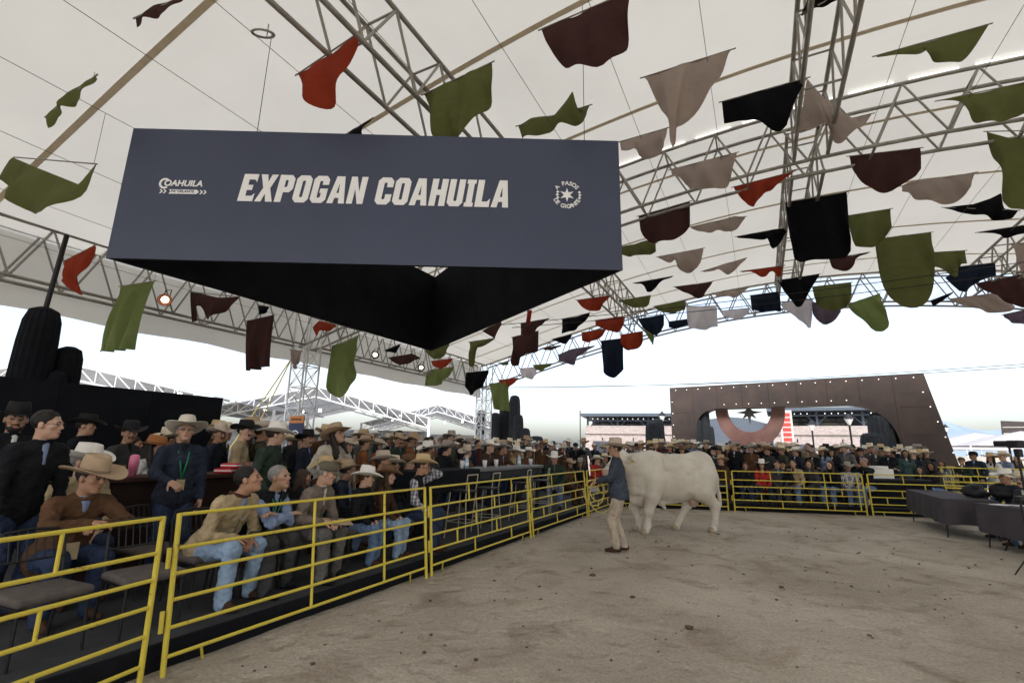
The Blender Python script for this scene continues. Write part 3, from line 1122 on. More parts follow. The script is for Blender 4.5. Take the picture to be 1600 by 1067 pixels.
LET = {
 'E': ([(0,0),(.6,0),(.6,.3),(.5,.2),(.26,.2),(.26,.41),(.46,.41),(.46,.6),(.26,.6),(.26,.8),(.48,.8),(.58,.7),(.58,1),(0,1)], []),
 'L': ([(0,0),(.58,0),(.58,.32),(.47,.2),(.26,.2),(.26,1),(0,1)], []),
 'I': ([(0,0),(.36,0),(.36,.15),(.3,.15),(.3,.85),(.36,.85),(.36,1),(0,1),(0,.85),(.06,.85),(.06,.15),(0,.15)], []),
 'O': ([(.13,0),(.49,0),(.62,.13),(.62,.87),(.49,1),(.13,1),(0,.87),(0,.13)], [(.25,.22),(.28,.19),(.34,.19),(.37,.22),(.37,.78),(.34,.81),(.28,.81),(.25,.78)]),
 'U': ([(.13,0),(.49,0),(.62,.13),(.62,1),(.37,1),(.37,.22),(.34,.19),(.28,.19),(.25,.22),(.25,1),(0,1),(0,.13)], []),
 'C': ([(.13,0),(.49,0),(.62,.13),(.62,.38),(.37,.38),(.37,.22),(.34,.19),(.28,.19),(.25,.22),(.25,.78),(.28,.81),(.34,.81),(.37,.78),(.37,.64),(.62,.64),(.62,.87),(.49,1),(.13,1),(0,.87),(0,.13)], []),
 'G': ([(.13,0),(.49,0),(.62,.13),(.62,.53),(.32,.53),(.32,.37),(.38,.37),(.38,.22),(.34,.19),(.28,.19),(.25,.22),(.25,.78),(.28,.81),(.34,.81),(.37,.78),(.37,.67),(.62,.67),(.62,.87),(.49,1),(.13,1),(0,.87),(0,.13)], []),
 'P': ([(0,0),(.26,0),(.26,.36),(.49,.36),(.62,.49),(.62,.87),(.49,1),(0,1)], [(.26,.55),(.34,.55),(.37,.58),(.37,.78),(.34,.81),(.26,.81)]),
 'A': ([(0,0),(.24,0),(.27,.2),(.43,.2),(.46,0),(.70,0),(.51,1),(.19,1)], [(.30,.38),(.40,.38),(.35,.76)]),
 'N': ([(0,0),(.24,0),(.24,.55),(.43,0),(.66,0),(.66,1),(.42,1),(.42,.45),(.23,1),(0,1)], []),
 'H': ([(0,0),(.25,0),(.25,.4),(.39,.4),(.39,0),(.64,0),(.64,1),(.39,1),(.39,.6),(.25,.6),(.25,1),(0,1)], []),
 'X': ([(0,0),(.25,0),(.34,.3),(.43,0),(.70,0),(.49,.5),(.69,1),(.44,1),(.35,.72),(.27,1),(0,1),(.21,.5)], []),
}
face0 = bl + Vector((0, 0, sz)) - uy * 0.022


def face_pt(u, v, out=0.0):
    return bl + ux * (side * u) + Vector((0, 0, sz + hgt * v)) - uy * (0.006 + out)


TXT = M('white_lettering', (0.92, 0.93, 0.95), rough=0.5, var=0.02)
word = 'EXPOGAN COAHUILA'
wtot = sum((max(p[0] for p in LET[c][0]) + 0.075) if c != ' ' else 0.38 for c in word)
x0, x1, v0, v1 = 0.234, 0.777, 0.445, 0.655
sx = side * (x1 - x0) / wtot
hh = hgt * (v1 - v0)
cx = 0.0
for c in word:
    if c == ' ':
        cx += 0.38
        continue
    out, hole = LET[c]

    def tf(p):
        return ((cx + p[0]) * sx + p[1] * hh * 0.13, p[1] * hh)
    o = poly_prism('letter', [tf(p) for p in out], 0.003, TXT, sign, [[tf(p) for p in hole]] if hole else None)
    o.location = face_pt(x0, v0) - ctr
    o.rotation_euler = (0, 0, yaw)
    cx += max(p[0] for p in out) + 0.075
# left emblem
lg = text_mesh('emblem_lettering', 'OAHUILA', 0.12, 0.0015, shear=0.15, bold=0.004)
o = link('emblem_lettering', lg, TXT, sign)
o.location = face_pt(0.122, 0.568) - ctr
o.rotation_euler = (0, 0, yaw)
poly_prism('emblem_initial', [(.078 * math.cos(t), .08 * math.sin(t)) for t in np.linspace(0.8, 5.4, 18)] + [(.048 * math.cos(t), .05 * math.sin(t)) for t in np.linspace(5.4, 0.8, 18)], .003, TXT, sign).location = face_pt(0.0855, 0.566) - ctr
poly_prism('emblem_ribbon', [(-.19, -.032), (.19, -.032), (.22, 0), (.19, .032), (-.19, .032), (-.165, 0)], 0.003, TXT, sign).location = face_pt(0.124, 0.505) - ctr
for k in (-1, 1):
    for i in (0, 1):
        o = poly_prism('chevron', [(0, -.03), (.022, -.03), (.048, 0), (.022, .03), (0, .03), (.026, 0)], 0.003, TXT, sign)
        o.location = face_pt(0.124, 0.505) + ux * (k * 0.27 + (i - .5) * 0.05 - .02) - ctr
t = link('ribbon_lettering', text_mesh('ribbon_lettering', "PA' DELANTE", 0.053, 0.001, bold=0.001), NAVY, sign)
t.location = face_pt(0.124, 0.507, 0.003) - ctr
# right badge: star with ring of words
bc = face_pt(0.892, 0.555)
star = []
for i in range(12):
    r_ = (0.105 if i % 2 == 0 else 0.042)
    star.append((r_ * math.sin(i * math.pi / 6), r_ * math.cos(i * math.pi / 6)))
poly_prism('badge_star', star, 0.006, TXT, sign).location = bc - ctr
for txt, a0, a1, flip in (('A PASOS', 2.45, 0.69, 1), ('DE GIGANTE', 3.65, 5.77, -1)):
    for i, ch in enumerate(txt):
        if ch == ' ':
            continue
        an = a0 + (a1 - a0) * i / (len(txt) - 1)
        g = link('badge_letter', text_mesh('badge_letter', ch, 0.082, 0.003, bold=0.002), TXT, sign)
        g.location = bc + ux * (0.175 * math.cos(an)) + Vector((0, 0, 0.175 * math.sin(an))) - ctr
        g.rotation_euler = (0, -(an - math.pi / 2) if flip > 0 else -(an + math.pi / 2), 0)
for k in (-1, 1):
    for t0 in (-0.28, 0.0, 0.28):
        an = (0 if k > 0 else math.pi) + t0
        o = poly_prism('badge_laurel', [(0, 0), (.02, .022), (.045, 0), (.02, -.022)], 0.005, TXT, sign)
        o.location = bc + ux * (0.155 * math.cos(an)) + Vector((0, 0, 0.155 * math.sin(an))) - ctr
for u, v in ((0.25, 0), (0.93, 0)):
    p = face_pt(u, 1.0) + uy * 0.04
    tube('suspension_cable', p, Vector((p.x, p.y, ztop(p.x * BX.x + p.y * BX.y) - .02)), 0.005, WIRE, sign, ctr)
p = bf + Vector((0, 0, sz + hgt)) - uy * 0.1
tube('suspension_cable', p, Vector((p.x, p.y, ztop(p.x * BX.x + p.y * BX.y) - .02)), 0.005, WIRE, sign, ctr)

# stage lamps on the eave truss
LAMPC = M('lamp_housing', (0.30, 0.10, 0.06), rough=0.5)
GLOW = emit('lamp_glow', (1.0, 0.80, 0.55), 2.2)
for i, (px, py) in enumerate(((258, 468), (586, 554), (658, 574))):
    d = ray(px, py)
    P = Vector((0, 0, CAM_H)) + d * (-12.55 / (d.x * BX.x + d.y * BX.y))
    root = empty('stage_lamp', P)
    tag(root, ['lit round stage lamp on the left eave truss, nearest one', 'lit stage lamp right of the steel tower', 'lit stage lamp farthest along the left eave truss'][i],
        'lamp', 'lit stage lamps')
    ax = (BX * 0.75 - AX * 0.5 + Vector((0, 0, -0.45))).normalized()
    V, Q = [], []
    prof = [(-0.2, 0.05), (-0.18, 0.1), (0.0, 0.135), (0.05, 0.15), (0.06, 0.15), (0.055, 0.135), (0.0, 0.12)]
    e1 = ax.orthogonal().normalized()
    e2 = ax.cross(e1)
    for (s, r_) in prof:
        for k in range(18):
            V.append(tuple(ax * s + e1 * (r_ * math.cos(k * math.pi / 9)) + e2 * (r_ * math.sin(k * math.pi / 9))))
    for j in range(len(prof) - 1):
        for k in range(18):
            Q.append((j * 18 + k, j * 18 + (k + 1) % 18, (j + 1) * 18 + (k + 1) % 18, (j + 1) * 18 + k))
    link('housing', mesh_np('housing', V, Q), LAMPC if i == 0 else DARKM, root)
    tube('lens', ax * 0.01, ax * 0.03, 0.08, GLOW, root, seg=16)
    sweep('yoke', [e1 * 0.15, e1 * 0.17 + Vector((0, 0, .12)), Vector((0, 0, .24)), -e1 * 0.17 + Vector((0, 0, .12)), -e1 * 0.15], 0.012, DARKM, root)

# coil of cable hung on the truss
cc = at_z(410, 53, 6.75)
co = empty('cable_coil', cc)
tag(co, 'small grey coil of cable hanging from the roof truss above the sign', 'cable coil')
for k in range(3):
    sweep('turn', [Vector((.13 * math.cos(t), .10 * math.sin(t) + .012 * k, .035 * math.sin(t) + .012 * k)) for t in np.linspace(0, 2 * math.pi, 22)[:-1]], .013, DARKM if k == 1 else STEEL, co, closed=True)
tube('hook', (0, .1, .03), (0, .1, .25), .006, WIRE, co)

# ------------------------------------------------------------------ yellow ring fence
RZ = [1.075, 0.84, 0.665, 0.49, 0.31, 0.125]


def fence_panel(p, q, label, full=(), stag=True, lean=0.09, gate=None, seedk=0):
    d = (q - p)
    L = d.length
    d = d.normalized()
    nrm = Vector((-d.y, d.x, 0))
    root = empty('fence_panel', p)
    tag(root, label, 'fence', 'yellow pipe fence panels round the ring')

    def at(s, z):
        return d * s + nrm * (lean * z / 1.075) + Vector((0, 0, z))
    for s in (0.045, L - 0.045):
        tube('post', at(s, 0.0), at(s, 1.085), 0.0185, YEL, root, seg=10)
    for z in RZ:
        tube('rail', at(0.045, z), at(L - 0.045, z), 0.0138, YEL, root, seg=10)
    for s in full:
        tube('upright', at(s * L, RZ[-1]), at(s * L, RZ[0]), 0.0138, YEL, root, seg=10)
    if stag:
        for g in range(5):
            for f in ((0.33, 0.78), (0.55,), (0.35, 0.8), (0.57, 0.2), (0.38, 0.76))[g]:
                f2 = f + 0.03 * math.sin(seedk * 3 + g)
                tube('upright', at(f2 * L, RZ[g + 1]), at(f2 * L, RZ[g]), 0.0118, YEL, root, seg=10)
    for z in (0.36, 0.78):                       # hinge lugs between neighbours
        o = tube('hinge', at(0.0, z - 0.07), at(0.0, z + 0.07), 0.016, YEL, root, seg=10)
    for s in (0.3, L - 0.35):
        tube('foot', at(s, 0.125), d * s + nrm * 0.06 + Vector((0, 0, -0.005)) + d * 0.06, 0.010, YEL, root)
    return root


FD = AX
_fl = FP0 + Vector((-.03, -.05, 0))
fence_panel(_fl - Vector((.285, .9585, 0)) * 3.1, _fl, 'yellow pipe fence panel at the lower left, nearest the viewer', stag=True, lean=0.03, seedk=1)
fence_panel(FP0 + FD * 0.0, FP0 + FD * 3.12, 'yellow pipe fence panel in front of the seated men, second from the left', full=(0.42, 0.74), stag=False, lean=0.10)
fence_panel(FP0 + FD * 3.14, FP0 + FD * 6.24, 'yellow pipe fence panel in front of the black bar table', seedk=2)
fence_panel(FP0 + FD * 6.26, FP0 + FD * 9.5, 'yellow pipe fence panel left of the handler, past the bar table', seedk=3)
fence_panel(FP0 + FD * 9.52, CORNER - FD * 0.05, 'short yellow pipe fence panel behind the handler', seedk=4, lean=0.05)
fence_panel(CORNER, CORNER + BK * 3.12, 'yellow pipe fence panel behind the bull', seedk=5, lean=0.02)
fence_panel(CORNER + BK * 3.2, CORNER + BK * 6.6, 'yellow pipe fence panel right of the bull, before the seated crowd', full=(0.71, 0.95), seedk=6, lean=0.05)
fence_panel(CORNER + BK * 6.65, CORNER + BK * 9.2, 'yellow pipe fence panel partly hidden by the grey cloth table', seedk=7, lean=0.05)
# loose panels leaning together behind the tables
for i, (x, y, ang) in enumerate(((13.2, 15.2, -0.25), (13.5, 14.9, -0.12), (14.0, 14.6, -0.3), (12.9, 15.9, -0.05))):
    d = Vector((math.cos(ang), math.sin(ang), 0))
    fence_panel(Vector((x - 1.2, y, PLAT)), Vector((x - 1.2, y, PLAT)) + d * 3.1, 'loose yellow fence panel stacked at right behind the tables, %s from the front' % ORD[i], seedk=8 + i, lean=0.2)

# ------------------------------------------------------------------ chairs, stools, tables
SEATC = M('taupe_upholstery', (0.10, 0.085, 0.078), rough=0.9, var=0.2, scale=14, bump=0.2, bscale=120)


def chair(loc, rz, label):
    root = empty('banquet_chair', loc, rz)
    tag(root, label, 'chair', 'dark banquet chairs')
    c = link('seat', box_mesh(0.44, 0.43, 0.075, bev=0.034, seg=4), SEATC, root)
    c.location = (0, 0, 0.445)
    root.scale = (1, 1, .88)
    for f in c.data.polygons:
        f.use_smooth = True
    for sx in (-1, 1):
        sweep('front_leg', [(sx * .19, .18, .42), (sx * .20, .21, 0)], 0.011, DARKM, root)
        sweep('rear_leg', [(sx * .2, -.24, 0), (sx * .2, -.19, .42), (sx * .2, -.21, .6), (sx * .195, -.25, .8), (sx * .16, -.275, .88)], 0.012, DARKM, root)
    sweep('top_rail', [(-.16, -.275, .88), (0, -.285, .895), (.16, -.275, .88)], 0.012, DARKM, root)
    tube('lower_rail', (-.2, -.215, .66), (.2, -.215, .66), 0.009, DARKM, root)
    for i in range(6):
        x = -0.125 + i * 0.05
        tube('spindle', (x, -.215, .66), (x, -.28, .89), 0.0055, DARKM, root)
    for sx in (-1, 1):
        tube('side_rail', (sx * .2, .2, .40), (sx * .2, -.2, .40), 0.009, DARKM, root)
    return root


FACE_R = math.atan2(-BX.x, BX.y)          # facing the ring (local +Y along BX)
chair(W(1.76, -4.55, PLAT), FACE_R + .08, 'empty taupe chair behind the fence at the lower left, first from the left')
chair(W(2.38, -4.50, PLAT), FACE_R - .05, 'empty taupe chair behind the fence, just left of the man in the tan jacket')
chair(W(0.85, -5.35, PLAT), FACE_R + .1, 'empty taupe chair at the far left edge, behind the front row')
chair(W(2.9, -5.45, PLAT), FACE_R + .05, 'empty taupe chair behind the standing man with the green lanyard')

WOODD = M('black_painted_wood', (0.018, 0.019, 0.022), rough=0.6, var=0.3, scale=3)
bt = empty('bar_table', W(8.65, -5.05, PLAT))
tag(bt, 'long black high table with cups and bottles behind the left fence', 'table')
brz = math.atan2(AX.y, AX.x)
box('table_top', (0, 0, 1.0), (4.75, 0.62, 0.055), M('grey_table_top', (0.16, 0.165, 0.175), rough=0.45, var=0.1), bt, rz=brz, bev=0.006)
box('apron', -BX * -0.27 + Vector((0, 0, .90)), (4.68, 0.03, 0.145), WOODD, bt, rz=brz)
box('apron', BX * -0.27 + Vector((0, 0, .90)), (4.68, 0.03, 0.145), WOODD, bt, rz=brz)
for s in (-2.25, -0.1, 2.1):
    for q in (-.25, .25):
        box('leg', AX * s + BX * q + Vector((0, 0, .485)), (.1, .1, .97), WOODD, bt, rz=brz)
dr = box('black_cloth', W(7.05, -5.02, PLAT + 0.86), (1.75, 0.70, 0.36), BLACKC, rz=brz, bev=0.02)
tag(dr, 'black cloth draped over the near end of the bar table', 'cloth')

STOOLM = M('cream_steel', (0.38, 0.35, 0.26), rough=0.4, metal=0.3)
for i, (a, b) in enumerate(((7.0, -4.45), (7.75, -4.42), (9.3, -4.5), (10.3, -4.48))):
    root = empty('bar_stool', W(a, b, PLAT), brz + .1 * i)
    tag(root, 'metal bar stool in front of the bar table, %s from the left' % ORD[i], 'stool', 'bar stools at the black table')
    box('seat', (0, 0, .72), (.34, .34, .03), DARKM, root, bev=.01)
    for sx in (-1, 1):
        for sy in (-1, 1):
            tube('leg', (sx * .15, sy * .15, .71), (sx * .2, sy * .2, 0), .011, STOOLM, root)
    for sx in (-1, 1):
        tube('foot_rail', (sx * .185, -.185, .25), (sx * .185, .185, .25), .008, STOOLM, root)
        tube('foot_rail', (-.185, sx * .185, .25), (.185, sx * .185, .25), .008, STOOLM, root)
        tube('back_post', (sx * .15, -.15, .71), (sx * .16, -.18, .98), .01, STOOLM, root)
    tube('back_rail', (-.16, -.18, .98), (.16, -.18, .98), .01, STOOLM, root)


def lathe(name, prof, mat, parent=None, loc=(0, 0, 0), seg=14):
    V, Q = [], []
    for r_, z in prof:
        for k in range(seg):
            V.append((r_ * math.cos(2 * math.pi * k / seg), r_ * math.sin(2 * math.pi * k / seg), z))
    for j in range(len(prof) - 1):
        for k in range(seg):
            Q.append((j * seg + k, j * seg + (k + 1) % seg, (j + 1) * seg + (k + 1) % seg, (j + 1) * seg + k))
    return link(name, mesh_np(name, V, Q), mat, parent, loc)


CUPM = M('clear_plastic', (0.62, 0.64, 0.68), rough=0.15, var=0.05, spec=0.6)
WATERM = M('water_bottle_plastic', (0.35, 0.5, 0.62), rough=0.12, var=0.1, spec=0.6)
LABM = M('bottle_label', (0.7, 0.75, 0.85), var=0.1)
TZ = PLAT + 1.0285
for i, (px, kind) in enumerate(((722, 'cup'), (729, 'bottle'), (757, 'cup'), (775, 'cup'), (811, 'bottle'), (829, 'cup'))):
    d = ray(px, 735)
    b = -4.95 + 0.06 * (i % 3)
    t_ = b / (d.x * BX.x + d.y * BX.y)
    P = Vector((d.x * t_, d.y * t_, TZ))
    if kind == 'cup':
        o = lathe('plastic_cup', [(0.0, 0.001), (.034, 0.001), (.047, .15), (.044, .15), (.033, .01)], CUPM, loc=P)
        tag(o, 'clear plastic cup on the bar table, %s vessel from the left' % ORD[i], 'cup', 'cups on the bar table')
    else:
        o = empty('water_bottle', P)
        lathe('bottle_body', [(0, 0.001), (.036, 0.001), (.037, .14), (.03, .18), (.014, .21), (.014, .235), (0, .236)], WATERM, o)
        lathe('label', [(.0385, .06), (.0385, .12)], LABM, o)
        tag(o, 'water bottle on the bar table, %s vessel from the left' % ORD[i], 'bottle', 'bottles on the bar table')

# standing men's table further left with drinks
ht = empty('drinks_table', W(3.6, -6.35, PLAT))
tag(ht, 'brown high table with drinks beside the standing man in the green lanyard', 'table')
box('table_top', (0, 0, 1.02), (2.2, .55, .05), M('brown_table', (0.055, 0.022, 0.018), var=.2), ht, rz=brz, bev=.006)
box('front_panel', BX * .2 + Vector((0, 0, .5)), (2.1, .04, .98), M('dark_brown_panel', (0.03, 0.014, 0.012), var=.2), ht, rz=brz)
for s in (-1, 1):
    box('leg', AX * s + BX * -.2 + Vector((0, 0, .497)), (.08, .08, .99), WOODD, ht, rz=brz)
HZ = PLAT + 1.047
o = lathe('tumbler_drink', [(0, .001), (.04, .001), (.05, .16), (.046, .22), (.02, .235), (0, .235)], M('pink_plastic', (0.75, 0.22, 0.36), rough=.3), loc=W(3.0, -6.25, HZ))
tag(o, 'tall pink tumbler with straws on the brown table', 'tumbler')
o = lathe('beer_cup', [(0, .001), (.033, .001), (.042, .12), (0, .12)], M('beer', (0.45, 0.22, 0.03), rough=.15), loc=W(2.86, -6.2, HZ))
tag(o, 'amber cup of beer beside the pink tumbler', 'cup')
o = lathe('soda_cup', [(0, .001), (.034, .001), (.046, .13), (0.04, .132), (0, .132)], M('dark_soda', (0.25, .12, .1), rough=.15), loc=W(4.35, -6.2, HZ))
tag(o, 'cup of dark drink right of the red food trays', 'cup')
REDB = M('red_card', (0.55, 0.02, 0.03), rough=.5, var=.1)
for i, (a, dz, rr) in enumerate(((4.0, 0, .2), (4.18, 0, -.3), (4.08, .062, .1))):
    g = empty('food_tray', W(a, -6.17, HZ + dz), rr)
    tag(g, 'red and white cardboard food tray on the brown table, ' + ['left lower', 'right lower', 'topmost'][i] + ' of the pile', 'tray', 'food trays')
    box('tray', (0, 0, .03), (.2, .13, .055), REDB, g, bev=.008)
    box('white_band', (0, 0, .032), (.204, .134, .016), WHITE, g)

# black backdrop wall and cactus cut-outs on the left
bw = empty('backdrop_wall', W(0.9, -9.0, 0))
tag(bw, 'tall black fabric backdrop wall behind the left audience', 'wall')
for i, a in enumerate(np.arange(-4, 5.6, 1.2)):
    box('panel', W(a + .6, -9.0, 1.21), (1.196, .05, 2.42), BLACKC, bw, rz=brz, base=W(.9, -9.0, 0), bev=.004)


def cactus(loc, parts, label, mat, grp=None, rz=0.0):
    root = empty('cactus_sculpture', loc, rz)
    tag(root, label, 'cactus', grp)
    for (x, y, r_, h, z0) in parts:
        nr = 18
        V, Q = [], []
        prof = [(1.12, 0), (1.08, .3), (1.0, .6), (.95, .85), (.88, .94), (.7, .985), (.3, 1.0), (0.01, 1.002)]
        for f, zz in prof:
            for k in range(nr * 2):
                an = math.pi * k / nr
                rr = r_ * f * (1.0 if k % 2 == 0 else 0.94)
                V.append((x + rr * math.cos(an), y + rr * math.sin(an), z0 + (h - z0) * zz))
        for j in range(len(prof) - 1):
            for k in range(nr * 2):
                k2 = (k + 1) % (nr * 2)
                Q.append((j * nr * 2 + k, j * nr * 2 + k2, (j + 1) * nr * 2 + k2, (j + 1) * nr * 2 + k))
        link('stem', mesh_np('stem', V, Q, smooth=False), mat, root)
    return root


def place_px(px, y):
    d = ray(px, 700)
    t = y / d.y
    return Vector((d.x * t, d.y * t, 0))


P = W(3.15, -9.45)
cactus(W(3.0, -9.5), [(0, 0, .25, 3.55, 0), (.3, .12, .14, 2.6, 0)], 'tall black cactus sculpture with a pole at the left, above the backdrop', BLACKC, 'black cacti above the backdrop')
cactus(W(3.4, -9.5), [(0, 0, .2, 3.02, 0)], 'shorter black cactus sculpture right of the tall one, above the backdrop', BLACKC, 'black cacti above the backdrop')
cactus(W(2.1, -9.5), [(0, 0, .22, 2.85, 0)], 'black cactus sculpture at the very left edge', BLACKC, 'black cacti above the backdrop')
pl = tube('pole', W(3.0, -9.5, 3.4), W(3.05, -9.5, 4.75), .035, DARKM, seg=10)
tag(pl, 'black pole rising from the tall black cactus to the truss', 'pole')
GREYC = M('dark_grey_cactus', (0.028, 0.033, 0.04), rough=.7, var=.3)
for i, (px, r_, h, y) in enumerate(((750, .26, 3.6, 27), (773, .3, 3.4, 26), (788, .34, 4.0, 26.5), (803, .33, 4.35, 26), (809, .3, 3.3, 25.6), (819, .34, 2.6, 25.5), (838, .4, 2.2, 25.5))):
    cactus(place_px(px, y), [(0, 0, r_, h, 0)], 'dark grey cactus sculpture beside the far steel tower, %s from the left' % ORD[i], GREYC, 'dark cactus sculptures by the far tower', rz=i)
for i, (px, r_, h, y) in enumerate(((1020, .35, 3.0, 25), (1029, .35, 3.2, 25.3), (1093, .2, 3.3, 26), (1104, .26, 4.2, 26), (1112, .2, 2.9, 26))):
    cactus(place_px(px, y), [(0, 0, r_, h, 0)], 'dark cactus sculpture by the left foot of the rusty portal, %s from the left' % ORD[i], GREYC, 'dark cacti by the portal', rz=i)
for i, (px, r_, h, y) in enumerate(((1383, .55, 3.4, 21.5), (1366, .5, 2.5, 21))):
    cactus(place_px(px, y), [(0, 0, r_, h, 0)], 'broad black cactus sculpture inside the right foot of the portal, ' + ['taller', 'shorter'][i], GREYC, 'dark cacti by the portal', rz=i)

# ------------------------------------------------------------------ rusty portal
RUST = M('weathered_steel', (0.052, 0.044, 0.043), rough=.6, var=.3, scale=1.4, col2=(0.088, 0.062, 0.054), bump=.1, bscale=20, detail=8)
RUST2 = M('red_rusted_steel', (0.20, 0.10, 0.085), rough=.65, var=.2, scale=2.0, col2=(0.28, 0.165, 0.145), detail=8)
pL, pR = Vector((8.849, 26.675, 0)), Vector((17.525, 20.115, 0))
pd = (pR - pL)
PLn = pd.length
pd.normalize()
pang = math.atan2(pd.y, pd.x)
pn = Vector((pd.y, -pd.x, 0))
portal = empty('steel_portal', pL)
tag(portal, 'large rust brown steel portal with bulbs and rounded opening behind the crowd', 'portal')
H1 = 5.0


def in_portal(px, py):
    d = ray(px, py)
    # intersect with portal plane
    t = (pL.dot(pn)) / (d.x * pn.x + d.y * pn.y)
    P = Vector((0, 0, CAM_H)) + d * t
    return ((P - pL).dot(pd), P.z)


ro = in_portal(1466, 700)
lo_ = in_portal(1052, 700)
outer = [(lo_[0] - .03, 0), (0, H1), (PLn, H1), (ro[0] + .75, 0)]
top_z = in_portal(1200, 636)[1]
xl, xr = in_portal(1089, 690)[0], in_portal(1407, 690)[0]
arc = []
rad = 1.75
for k in range(11):
    t = math.pi / 2 * k / 10
    arc.append((xr - rad + rad * math.cos(t), top_z - rad + rad * math.sin(t)))
radl = 1.05
for k in range(11):
    t = math.pi / 2 + math.pi / 2 * k / 10
    arc.append((xl + radl + radl * math.cos(t), top_z - radl + radl * math.sin(t)))
ring_ = [(lo_[0] - .03, 0), (0, H1), (PLn, H1), (ro[0] + .75, 0), (xr, 0)] + arc + [(xl, 0)]
o = poly_prism('frame', ring_, 0.9, RUST, portal)
o.rotation_euler = (0, 0, pang)
o.location = -pn * 0.45
SEAMD = M('plate_joint', (0.018, 0.014, 0.013), rough=.7)
for x in np.arange(1.25, PLn - .3, 1.22):
    tp_ = top_z if xl + .6 < x < xr - .6 else 0.3
    bx_ = box('plate_joint', pd * x + pn * 0.002 + Vector((0, 0, (H1 + tp_) / 2)), (.012, .008, H1 - tp_ - .02), SEAMD, portal, rz=pang)
for z in (1.2, 2.4, 3.6):
    box('plate_joint', pd * (xl / 2) + pn * 0.002 + Vector((0, 0, z)), (xl - .25, .008, .012), SEAMD, portal, rz=pang)
    box('plate_joint', pd * ((xr + PLn) / 2 + .15) + pn * 0.002 + Vector((0, 0, z)), (PLn - xr - .05, .008, .012), SEAMD, portal, rz=pang)
BULB = emit('bulb_glow', (1.0, 0.93, 0.82), 1.0)
bulbs = [(0.35 + i * (PLn - .7) / 17, H1 - .16) for i in range(18)] + [(xl + 1.5 + i * (xr - xl - 3.2) / 9, top_z + .2) for i in range(10)]
bulbs += [(.12, 4.2 - k * .62) for k in range(6)] + [(PLn + (4.2 - (4.2 - k * .62)) * .09 - .12 + .1 * k, 4.2 - k * .62) for k in range(5)]
for x, z in bulbs:
    b_ = link('bulb', CYL[10], BULB, portal)
    b_.location = pd * x + pn * 0.03 + Vector((0, 0, z))
    b_.scale = (.02, .02, .03)
    b_.rotation_euler = (R(90), 0, pang)
# horseshoe with star hanging in the opening
hs_ = empty('horseshoe_ornament', pL - pn * 0.5)
tag(hs_, 'rust red horseshoe ring hanging in the portal opening', 'ornament')
cxx, czz = in_portal(1167, 640)
czz = top_z + .02
ro_, ri_ = 1.62, 1.04
oring = [(cxx + ro_ * math.cos(t), czz - .05 + ro_ * 1.2 * math.sin(t)) for t in np.linspace(math.pi, 2 * math.pi, 25)] + \
        [(cxx + ri_ * math.cos(t), czz - .05 + ri_ * 1.12 * math.sin(t)) for t in np.linspace(2 * math.pi, math.pi, 25)]
o = poly_prism('horseshoe', oring, .22, RUST2, hs_)
o.rotation_euler = (0, 0, pang)
st = []
for i in range(16):
    r_ = .62 if i % 4 == 0 else (.45 if i % 2 == 0 else .2)
    st.append((cxx + r_ * math.sin(i * math.pi / 8), czz - .12 + r_ * math.cos(i * math.pi / 8) - 0.1))
st = [p for p in st if p[1] < top_z + .02]
so = empty('star_ornament', pL - pn * 0.45)
tag(so, 'grey metal star hanging inside the horseshoe', 'star')
o = poly_prism('star', st, .12, M('grey_metal_star', (.13, .12, .12), rough=.5), so)
o.rotation_euler = (0, 0, pang)

# ------------------------------------------------------------------ far buildings
BRICK = bpy.data.materials.new('pale_brick')
BRICK.use_nodes = True
_n, _l = BRICK.node_tree.nodes, BRICK.node_tree.links
_b = _n.new('ShaderNodeTexBrick')
_b.inputs['Scale'].default_value = 3.0
_b.inputs['Color1'].default_value = (.28, .23, .22, 1)
_b.inputs['Color2'].default_value = (.40, .35, .34, 1)
_b.inputs['Mortar'].default_value = (.36, .33, .32, 1)
_b.inputs['Mortar Size'].default_value = .025
_tc = _n.new('ShaderNodeTexCoord')
_mp = _n.new('ShaderNodeMapping')
_mp.inputs['Rotation'].default_value = (R(90), 0, 0)
_l.new(_tc.outputs['Object'], _mp.inputs[0])
_l.new(_mp.outputs[0], _b.inputs['Vector'])
_l.new(_b.outputs['Color'], _n['Principled BSDF'].inputs['Base Color'])
_n['Principled BSDF'].inputs['Roughness'].default_value = .9
BLUEG = M('blue_grey_metal', (.07, .09, .12), rough=.6, var=.15)
GLASSD = M('dark_glass', (.05, .06, .08), rough=.08, var=.1, spec=.7)


